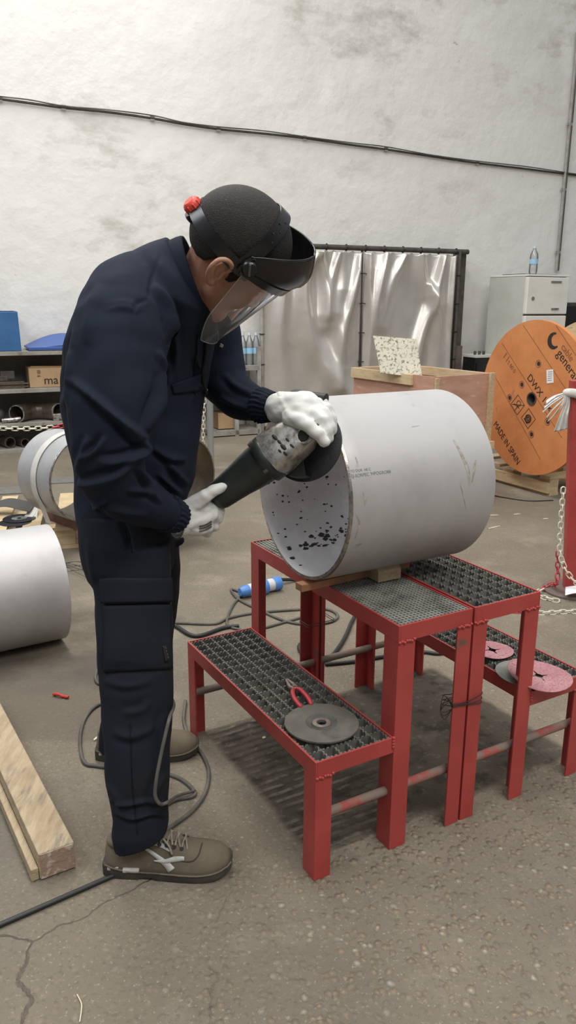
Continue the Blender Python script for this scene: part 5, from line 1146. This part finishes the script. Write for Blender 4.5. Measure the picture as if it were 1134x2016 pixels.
strip(jb, [(384, 698), (388, 712), (394, 724)], [4, 9, 5], .002).build('pocket_opening', 'navy_dark', jk, 60, thick=.001)
strip(jb, [(436, 676), (433, 682)], 7, .004, 6).build('zip_pull', 'cast_alu', jk, 60, thick=.002)
MB().ball((hit(jb, 404, 768)[0] if hit(jb, 404, 768)[0] is not None else P3(404, 768, 1.75)), .006, 10).build('snap_button', 'rag_white', jk, 60)
# elastic cuffs
def cuff(L, r0, r1, m, name, ridges=22):
    a, b = np.array(L[0]), np.array(L[1]); d = (b - a) / np.linalg.norm(b - a); u = np.array([0, 0, 1.]); u -= d * (u @ d); u /= np.linalg.norm(u); v = np.cross(d, u); rg = []
    for i in range(10):
        t = i / 9; rr = r0 + (r1 - r0) * t
        rg.append([a + (b - a) * t + (u * math.cos(q) + v * math.sin(q)) * (rr + .0022 * math.sin(ridges * q + 1.2 * math.sin(t * 5)) * (1 - .4 * t)) for q in np.linspace(0, 2 * PI, 121)[:-1]])
    return MB().rings(rg).build(name, m, jk, 60)
cuff((P3(326, 1009, 1.66), P3(350, 1018, 1.695)), .043, .036, 'navy_cloth', 'elastic_cuff')
cuff((P3(512, 798, 1.835), P3(538, 801, 1.81)), .042, .034, 'navy_cloth', 'elastic_cuff'); cuff((P3(536, 801, 1.812), P3(546, 802, 1.80)), .030, .029, 'knit_cuff', 'knit_cuff', 30)
# dark hem / waistband
# ---- trousers
pel = loft([(160, 990, 352, 990, 1.80, .150), (163, 1040, 340, 1045, 1.79, .165), (172, 1085, 337, 1090, 1.78, .165), (180, 1120, 337, 1125, 1.78, .155)])
nleg = loft([(168, 1060, 336, 1065, 1.72, .095), (182, 1120, 335, 1120, 1.71, .10), (190, 1180, 336, 1180, 1.695, .098), (195, 1250, 338, 1250, 1.67, .092), (198, 1320, 340, 1320, 1.65, .086), (201, 1400, 338, 1400, 1.63, .08), (206, 1470, 335, 1470, 1.61, .076), (212, 1540, 331, 1540, 1.60, .072), (222, 1600, 330, 1592, 1.592, .068), (219, 1632, 332, 1615, 1.59, .07), (226, 1664, 330, 1632, 1.588, .064)])
fleg = loft([(245, 1040, 350, 1040, 1.86, .09), (250, 1100, 353, 1100, 1.89, .09), (250, 1160, 352, 1160, 1.92, .085), (240, 1230, 345, 1230, 1.97, .08), (225, 1310, 330, 1310, 2.02, .075), (205, 1390, 305, 1390, 2.06, .07), (196, 1440, 292, 1440, 2.08, .068), (194, 1468, 292, 1462, 2.085, .066)])
tm = remesh(merge(pel, nleg, fleg), .0045, 5, .5)
TF = [([(200, 1318), (240, 1312), (290, 1316), (332, 1302)], 8, -.004, -.7), ([(205, 1340), (250, 1350), (300, 1340)], 10, .004, .4), ([(215, 1575), (245, 1585), (290, 1578), (328, 1586)], 7, .006, .7), ([(222, 1600), (260, 1612), (300, 1602), (330, 1606)], 7, .006, .8), ([(212, 1545), (230, 1570), (236, 1600)], 8, .006, .6), ([(325, 1520), (305, 1560), (300, 1590)], 9, .005, .5), ([(255, 1430), (258, 1500), (262, 1570), (270, 1635)], 3.5, -.0025, 0), ([(330, 1400), (318, 1450), (322, 1510)], 10, .006, .6), ([(240, 1025), (252, 1055), (260, 1085)], 5, -.008, -.5), ([(190, 1190), (200, 1260), (198, 1330)], 12, .004, .4), ([(220, 1440), (260, 1450), (310, 1430)], 12, .005, .5), ([(172, 1060), (180, 1110), (188, 1150)], 9, .004, .4), ([(335, 1200), (330, 1260), (333, 1300)], 8, .003, .4), ([(300, 1380), (275, 1400), (240, 1405)], 10, .004, .5)]
wrinkle(tm, TF, .0022, 5)
tb = bvh_of(tm); tr_ = put('trousers', tm, 'navy_trouser', person, 80); tr_['label'] = 'dark navy cargo trousers'
patch(tb, [(200, 1137), (204, 1186), (334, 1184), (333, 1138)], 12, 24, .008).build('cargo_flap', 'navy_trouser', tr_, 60, thick=.005)
patch(tb, [(206, 1192), (206, 1322), (336, 1316), (334, 1190)], 20, 24, .004).build('cargo_pocket', 'navy_trouser', tr_, 60, thick=.004)
strip(tb, [(319, 1271), (324, 1300)], 8, .008, 8).build('woven_tag', 'black_matte', tr_, 60, thick=.002)
for k in range(4): strip(tb, [(318.5 + 1.4 * k + .4, 1275 + 6 * k), (320.5 + 1.4 * k + .4, 1276 + 6 * k)], 3, .0105, 4).build('tag_print', 'cable_grey', tr_)
strip(tb, [(240, 1022), (250, 1052), (259, 1088)], [3, 10, 2], .0015).build('pocket_opening', 'navy_dark', tr_, 60, thick=.001)
strip(tb, [(256, 1420), (258, 1500), (263, 1570), (271, 1640)], 1.6, .0012, 40).build('side_seam', 'navy_dark', tr_, 60, thick=.0015)
MB().tube(spline([P3(356, 1062, 1.88), P3(350, 1066, 1.86), P3(338, 1072, 1.84)], 12), [.008, .011, .012, .012, .012, .012, .012, .012, .011, .01, .008, .006], 10).build('belt_end', 'navy_dark', tr_, 60)

# ---- shoes
def shoe(org, yaw, label, detail):
    X = np.array([math.cos(yaw), math.sin(yaw), 0]); Yv = np.array([-math.sin(yaw), math.cos(yaw), 0]); org = np.array(org)
    def S(x, y, z): return org + X * x + Yv * y + ZU * z
    xs = np.array([-.002, .01, .035, .07, .11, .15, .19, .23, .265, .288, .298]); hw = np.array([.022, .032, .037, .037, .037, .041, .047, .050, .046, .034, .016]); top = np.array([.07, .082, .088, .092, .096, .094, .083, .070, .064, .054, .036]); yc = np.array([0, 0, 0, -.001, -.002, -.002, 0, .002, .004, .005, .006])
    n = 44; xx = np.linspace(-.002, .298, n); rg = []
    W_ = np.interp(xx, xs, hw); T_ = np.interp(xx, xs, top); C_ = np.interp(xx, xs, yc)
    k_ = np.ones(5) / 5
    W_ = np.r_[W_[:2], np.convolve(W_, k_, 'valid'), W_[-2:]]; T_ = np.r_[T_[:2], np.convolve(T_, k_, 'valid'), T_[-2:]]
    for x, w_, h_, c_ in zip(xx, W_, T_, C_):
        sp0 = .016 + .010 * max(0, (x - .22) / .08) ** 2 + .006 * max(0, (.06 - x) / .06); ring = []
        for q in np.linspace(0, PI, 21):
            ca, sa = math.cos(q), math.sin(q); inst = 1 - .42 * max(0, min(1, (h_ - .06) / .04)) * sa ** 1.2
            ring.append(S(x, c_ + w_ * inst * math.copysign(abs(ca) ** .75, ca), sp0 + (h_ - sp0) * abs(sa) ** .8))
        ring += [S(x, c_ + w_ * v, sp0) for v in np.linspace(-1, 1, 10)[1:-1]]
        rg.append(ring)
    um = MB().rings(rg).mesh('boot'); bv = bvh_of(um); o = put('boot', um, 'shoe_suede', person, 70, sub=1); o['label'] = label
    # sole with heel step
    rg = []
    for x, w_, c_ in zip(xx, W_, C_):
        e = .005; lift = .016 * max(0, (x - .22) / .08) ** 2 + (.006 if .085 < x < .12 else 0); zt = .020 + .012 * max(0, (x - .22) / .08) ** 2 + .012 * max(0, (.07 - x) / .07)
        w2 = w_ + e
        rg.append([S(x * 1.02 - .003, c_ + w2 * .97, lift), S(x * 1.02 - .003, c_ + w2, lift + .006), S(x * 1.02 - .003, c_ + w2, zt), S(x * 1.02 - .003, c_ + w2 - .005, zt + .003), S(x * 1.02 - .003, c_ - w2 + .005, zt + .003), S(x * 1.02 - .003, c_ - w2, zt), S(x * 1.02 - .003, c_ - w2, lift + .006), S(x * 1.02 - .003, c_ - w2 * .97, lift)])
    MB().rings(rg).build('sole', 'shoe_sole', o, 50)
    MB().tube([S(x * 1.02 - .003, c_ - w_ - .005, .022 + .012 * max(0, (x - .22) / .08) ** 2 + .012 * max(0, (.07 - x) / .07)) for x, w_, c_ in zip(xx[1:], W_[1:], C_[1:])], .0022, 6).build('welt', 'shoe_suede', o, 60)
    for a, b in ((.008, .036), (.046, .085)): MB().box(S((a + b) / 2, -.0395 if a > .03 else -.033, .025), (b - a, .010, .009), X, Yv, ZU).build('sole_insert', 'shoe_pale', o, bevel=.002)
    # padded collar, tongue, laces
    cr = [S(.056 + .046 * math.cos(q), .028 * math.sin(q), .088 + .009 * math.cos(q)) for q in np.linspace(0, 2 * PI, 33)[:-1]]
    MB().tube(cr, .009, 10, closed=True).build('padded_collar', 'shoe_suede', o, 60)
    MB().tube(spline([S(.094, -.002, .118), S(.108, -.002, .110), S(.14, -.001, .099), S(.18, 0, .084)], 16), .008, 8, sq=[2.0] * 16, ref=Yv).build('tongue', 'shoe_suede', o, 60)
    pts = []; ly = lambda x: .012 + .004 * (x - .1) / .08
    zt = lambda x: float(np.interp(x, xx, T_)) + .004
    for i, x in enumerate(np.linspace(.115, .185, 5)):
        s = 1 if i % 2 else -1
        MB().tube(spline([S(x, s * .021, zt(x) - .011), S(x + .004, s * .011, zt(x) + .001), S(x + .009, -s * .011, zt(x + .009) + .001), S(x + .014, -s * .021, zt(x + .014) - .011)], 14), .0026, 7).build('lace', 'lace', o, 60)
        MB().tube(spline([S(x + .002, -s * .021, zt(x) - .011), S(x + .005, -s * .011, zt(x) + .0015), S(x + .010, s * .011, zt(x + .009) + .0015), S(x + .013, s * .021, zt(x + .014) - .011)], 14), .0026, 7).build('lace', 'lace', o, 60)
        for s2 in (-1, 1): MB().lathe([(.0, .001), (.0045, .001), (.005, -.002)], S(x, s2 * .0245, zt(x) - .013), Yv * s2 + ZU * .8, 12).build('eyelet', 'ink_black', o, 50)
    for s2 in (-1, 1): MB().tube(spline([S(.112, 0, .118), S(.100, s2 * .022, .131), S(.112, s2 * .036, .122), S(.126, s2 * .030, .106), S(.116, s2 * .006, .115)], 24), .003, 7).build('lace_bow', 'lace', o, 60); MB().tube(spline([S(.112, 0, .118), S(.13, -.012 * s2 - .008, .112), S(.155, -.022 * s2 - .01, .092), S(.165, -.030 * s2 - .012, .074)], 16), .0024, 7).build('lace_end', 'lace', o, 60)
    if detail:
        strip(bv, [(272, 1660), (290, 1672), (312, 1688), (330, 1703), (338, 1713)], [3, 6, 9, 13, 16], .0015).build('side_emblem', 'shoe_white', o, 60, thick=.0015)
        strip(bv, [(303, 1694), (325, 1695), (345, 1691), (363, 1690)], [2, 8, 11, 8], .002).build('side_emblem', 'shoe_white', o, 60, thick=.0015)
        strip(bv, [(300, 1658), (318, 1664), (334, 1676)], [9, 10, 2], .0015).build('side_emblem', 'shoe_white', o, 60, thick=.0015)
        strip(bv, [(258, 1668), (282, 1652), (300, 1640), (318, 1634)], [14, 12, 10, 6], .002).build('ankle_panel', 'shoe_pale', o, 60, thick=.002)
        strip(bv, [(318, 1640), (330, 1672), (344, 1690), (374, 1696), (390, 1685), (398, 1660)], 2.2, .0012, 40).build('panel_seam', 'shoe_sole', o, 60, thick=.001)
    return o
shoe((-.432, 1.595, 0), -.02, 'near tan suede safety shoe with white emblem', True)
shoe((-.568, 2.075, 0), .06, 'far tan suede safety shoe', False)

# ---- gloves
def glove(caps_, cuffr, label, stamp=None):
    mb = MB()
    for a, ra, b, rb in caps_: mb.cap(P3(*a), P3(*b), ra, rb, 16)
    me = remesh(mb, .0028, 7, .5); V = co(me); N_ = nrm(me); d = .0005 * np.sin(V @ np.array([150, 90, 60]) + 2 * np.sin(V @ np.array([40, -90, 120]))) + .0008 * np.sin(V @ np.array([-90, 60, 210])); setco(me, V + N_ * d[:, None])
    bv = bvh_of(me); o = put('glove', me, 'glove_white', person, 80); o['label'] = label; return o, bv
dy = .03
def q_(x, y, Y): return (x, y, Y + dy)
fing = []
fing += [(q_(356, 1020, 1.680), .036, q_(395, 1003, 1.700), .029), (q_(356, 1024, 1.680), .034, q_(398, 1018, 1.700), .030), (q_(358, 1028, 1.682), .031, q_(394, 1034, 1.700), .026), (q_(385, 1000, 1.69), .026, q_(408, 1012, 1.71), .026), (q_(398, 1018, 1.70), .026, q_(404, 1036, 1.705), .020)]
fing += [(q_(376, 997, 1.680), .021, q_(402, 978, 1.672), .0165), (q_(402, 978, 1.672), .0165, q_(424, 964, 1.680), .0145), (q_(424, 964, 1.680), .0145, q_(436, 960, 1.692), .0125)]
for k, (a, b, c, d) in enumerate([((412, 1000), (432, 1006), (432, 984), (416, 968)), ((410, 1013), (430, 1021), (428, 1000), (412, 983)), ((404, 1027), (422, 1037), (421, 1017), (404, 1000)), ((394, 1040), (408, 1050), (408, 1032), (394, 1018))]):
    r = .0135 - .0006 * k
    fing += [(q_(*a, 1.708), r + .002, q_(*b, 1.735), r), (q_(*b, 1.735), r, q_(*c, 1.785), r * .95), (q_(*c, 1.785), r * .95, q_(*d, 1.79), r * .85)]
g1, g1b = glove(fing, None, 'white leather glove on the hand holding the rear handle')
def open_cuff(a, b, r0, r1, par):
    a, b = np.array(a), np.array(b); d = (b - a) / np.linalg.norm(b - a); u = np.array([0, 0, 1.]); u -= d * (u @ d); u /= np.linalg.norm(u); v = np.cross(d, u); rg = []
    for t, e in ((0, 0), (.5, .0), (1, .0), (1, -.003), (.4, -.003)):
        rr = r0 + (r1 - r0) * t + e; rg.append([a + (b - a) * t + (u * math.cos(q) * 1.12 + v * math.sin(q) * .9) * rr for q in np.linspace(0, 2 * PI, 41)[:-1]])
    MB().rings(rg, caps=False).build('glove_cuff', 'glove_white', par, 60)
    MB().tube([b + (u * math.cos(q) * 1.12 + v * math.sin(q) * .9) * r1 for q in np.linspace(0, 2 * PI, 41)[:-1]], .002, 6, closed=True).build('cuff_binding', 'cable_grey', par, 60)
open_cuff(P3(364, 1020, 1.717), P3(345, 1023, 1.70), .037, .040, g1)
for k in range(3): strip(g1b, [(392, 1046 - 5 * k), (404, 1043 - 5 * k), (416, 1036 - 5 * k)], 2.6, .0012, 12).build('printed_stamp', 'cable_grey', g1, thick=.0008)
dy = .065
fing = [(q_(548, 802, 1.730), .034, q_(595, 800, 1.690), .032), (q_(550, 808, 1.725), .033, q_(594, 814, 1.675), .031), (q_(590, 800, 1.69), .030, q_(616, 803, 1.69), .025), (q_(592, 812, 1.68), .028, q_(610, 818, 1.668), .020), (q_(560, 796, 1.75), .03, q_(606, 792, 1.72), .026)]
fing += [(q_(572, 822, 1.668), .021, q_(602, 834, 1.632), .0165), (q_(602, 834, 1.632), .0165, q_(626, 854, 1.612), .0145), (q_(626, 854, 1.612), .0145, q_(639, 870, 1.615), .0125)]
for k, (a, b, c, d, Ys) in enumerate([((612, 812), (636, 826), (645, 850), (641, 868), (1.665, 1.640, 1.635, 1.640)), ((616, 804), (640, 812), (651, 838), (648, 862), (1.685, 1.665, 1.66, 1.665)), ((615, 796), (642, 802), (655, 828), (654, 850), (1.71, 1.70, 1.695, 1.70)), ((610, 790), (638, 794), (652, 814), (655, 832), (1.735, 1.735, 1.735, 1.735))]):
    r = .0138 - .0006 * k
    fing += [(q_(*a, Ys[0]), r + .001, q_(*b, Ys[1]), r), (q_(*b, Ys[1]), r, q_(*c, Ys[2]), r * .95), (q_(*c, Ys[2]), r * .95, q_(*d, Ys[3]), r * .86)]
g2, g2b = glove(fing, None, 'white leather glove on the hand guiding the grinder head')
MB().rings([colring((541, 776), (543, 829), 1.80, .030), colring((549, 772), (552, 834), 1.792, .034), colring((560, 772), (563, 836), 1.785, .035)], caps=False).build('glove_cuff', 'glove_white', g2, 60, thick=.003)

# ================================================================== ANGLE GRINDER
GA, GB = P3(424, 981, 1.765), P3(600, 848, 1.735)
ga = GB - GA; GL = np.linalg.norm(ga); ga /= GL
gn = np.array([.60, .78, -.17]); gn -= ga * (gn @ ga); gn /= np.linalg.norm(gn); gt = np.cross(gn, ga)
t = thing('angle_grinder', GB, 'large dark green angle grinder held against the pipe rim', 'grinder')
def gp(s, a, b): return GA + ga * s + gn * a + gt * b
prof = [(0, -.004), (.024, -.003), (.032, .004), (.035, .014), (.037, .04), (.0405, .075), (.045, .105), (.048, .13), (.049, .150), (.0, .150)]
MB().lathe(prof, GA, ga, 40).build('motor_housing', 'grinder_green', t, 45)
MB().lathe([(.0, .148), (.053, .148), (.056, .151), (.056, .170), (.053, .173), (.0, .173)], GA, ga, 40).build('front_collar', 'grinder_green', t, 45)
for k in range(4):
    q = PI / 4 + PI / 2 * k; c = GA + ga * .150 + (gn * math.cos(q) + gt * math.sin(q)) * .052; MB().lathe([(0, -.004), (.005, -.004), (.006, .0), (.006, .006), (0, .006)], c, ga, 12).build('screw', 'cable_grey', t, 40)
# gear head: tapered casting with vents
rg = []
for s, wn, wt, on in ((.172, .049, .052, 0), (.190, .048, .052, 0), (.21, .045, .049, .001), (.235, .041, .046, .003), (.258, .037, .041, .005), (.276, .028, .031, .007), (.286, .015, .017, .008)):
    ring = []
    for k in range(40):
        q = 2 * PI * k / 40; ca, sa = math.cos(q), math.sin(q); ring.append(gp(s, on + wn * math.copysign(abs(ca) ** .6, ca), wt * math.copysign(abs(sa) ** .6, sa)))
    rg.append(ring)
gm = MB().rings(rg).mesh('gear'); gb_ = bvh_of(gm); gh = put('gear_head', gm, 'cast_alu', t, 45); gh['label'] = 'worn bare metal gear head'
for x, y, w_, l_, an in [(541, 861, 8, 13, .8), (550, 870, 6, 10, .8), (558, 880, 9, 14, .8), (562, 893, 6, 10, .8), (551, 888, 5, 8, .8), (566, 866, 5, 9, .8), (575, 878, 5, 10, .7)]:
    dx, dy_ = math.cos(an) * l_ / 2, math.sin(an) * l_ / 2; strip(gb_, [(x - dx, y - dy_), (x, y), (x + dx, y + dy_)], [w_ * .5, w_, w_ * .5], .0006, 8).build('vent_slot', 'ink_black', gh, 60, thick=.001)
hb = hit(gb_, 598, 858)[0]; hb = gp(.235, -.04, 0) if hb is None else hb
MB().lathe([(0, .006), (.012, .006), (.014, .003), (.014, -.004), (.0, -.004)], hb, -gn, 24).build('spindle_lock', 'rubber', gh, 40)
MB().lathe([(.014, .003), (.018, .004), (.02, .0), (.02, -.006)], hb, -gn, 24).build('lock_ring', 'cast_alu', gh, 40)
SPN = .238; sc_ = gp(SPN, .0, 0)
MB().lathe([(0, .03), (.026, .03), (.026, .050), (.012, .050), (.012, .062), (0, .062)], sc_, gn, 28).build('spindle_neck', 'dark_steel', t, 40)
# disc on its spindle
DCN = sc_ + gn * .060; RD = .090
MB().lathe([(.012, 0), (.03, .003), (.04, 0), (RD - .002, 0), (RD, .0015), (RD, .005), (RD - .002, .0065), (.04, .0065), (.03, .0095), (.012, .0095), (.012, 0)], DCN, gn, 80).build('abrasive_disc', 'disc_black', t, 40)
MB().lathe([(0, .015), (.018, .015), (.02, .009), (.02, -.004), (0, -.004)], DCN, gn, 24).build('flange_nut', 'dark_steel', t, 40)
# guard: sector plate and skirt on the handle side
mbg = MB(); A0, A1 = math.radians(112), math.radians(165); n = 30; rg = []; gd = gt if gt[2] < 0 else -gt
for k in range(n + 1):
    q = A0 + (A1 - A0) * k / n; e = ga * math.cos(q) + gd * math.sin(q); c = sc_ + gn * .030
    rg.append([c + e * .028, c + e * .084, c + e * .084 + gn * .03, c + e * .0815 + gn * .03, c + e * .0815 + gn * .003, c + e * .028 + gn * .003])
mbg.rings(rg).build('disc_guard', 'grinder_green', t, 40)
# side handle
h0, h1 = gp(.235, .010, .03), P3(590, 776, 1.84)
sa, sb = P3(643, 786, 1.80), P3(575, 776, 1.85)
MB().tube(spline([sa, sa * .9 + sb * .1, sa * .5 + sb * .5, sb], 20), [.008] + [.013] * 18 + [.010], 14).build('side_handle', 'rubber', t, 60)
MB().tube(spline([gp(.225, .02, .030 if (P3(600, 780, 1.8) - GB) @ gt > 0 else -.030), sa * .6 + sb * .4], 8), .008, 10).build('handle_bolt', 'dark_steel', t, 60)
# supply cord from the rear of the housing, falling behind the leg
cd = [GA - ga * .0, GA - ga * .03 + ZU * -.01, P3(345, 1040, 1.93), P3(318, 1090, 1.88)]
cord = [P3(300, 1180, 1.84), P3(305, 1280, 1.83), P3(325, 1350, 1.76), P3(342, 1385, 1.66), P3(334, 1412, 1.565), P3(326, 1445, 1.545), P3(316, 1490, 1.535), P3(307, 1540, 1.52), P3(306, 1568, 1.52), P3(316, 1583, 1.525), P3(333, 1578, 1.54), onz(352, 1566, .05), onz(384, 1557, .008)]
MB().tube(spline(cd + cord, 160), .0042, 8).build('supply_cord', 'cable_grey', t, 60)
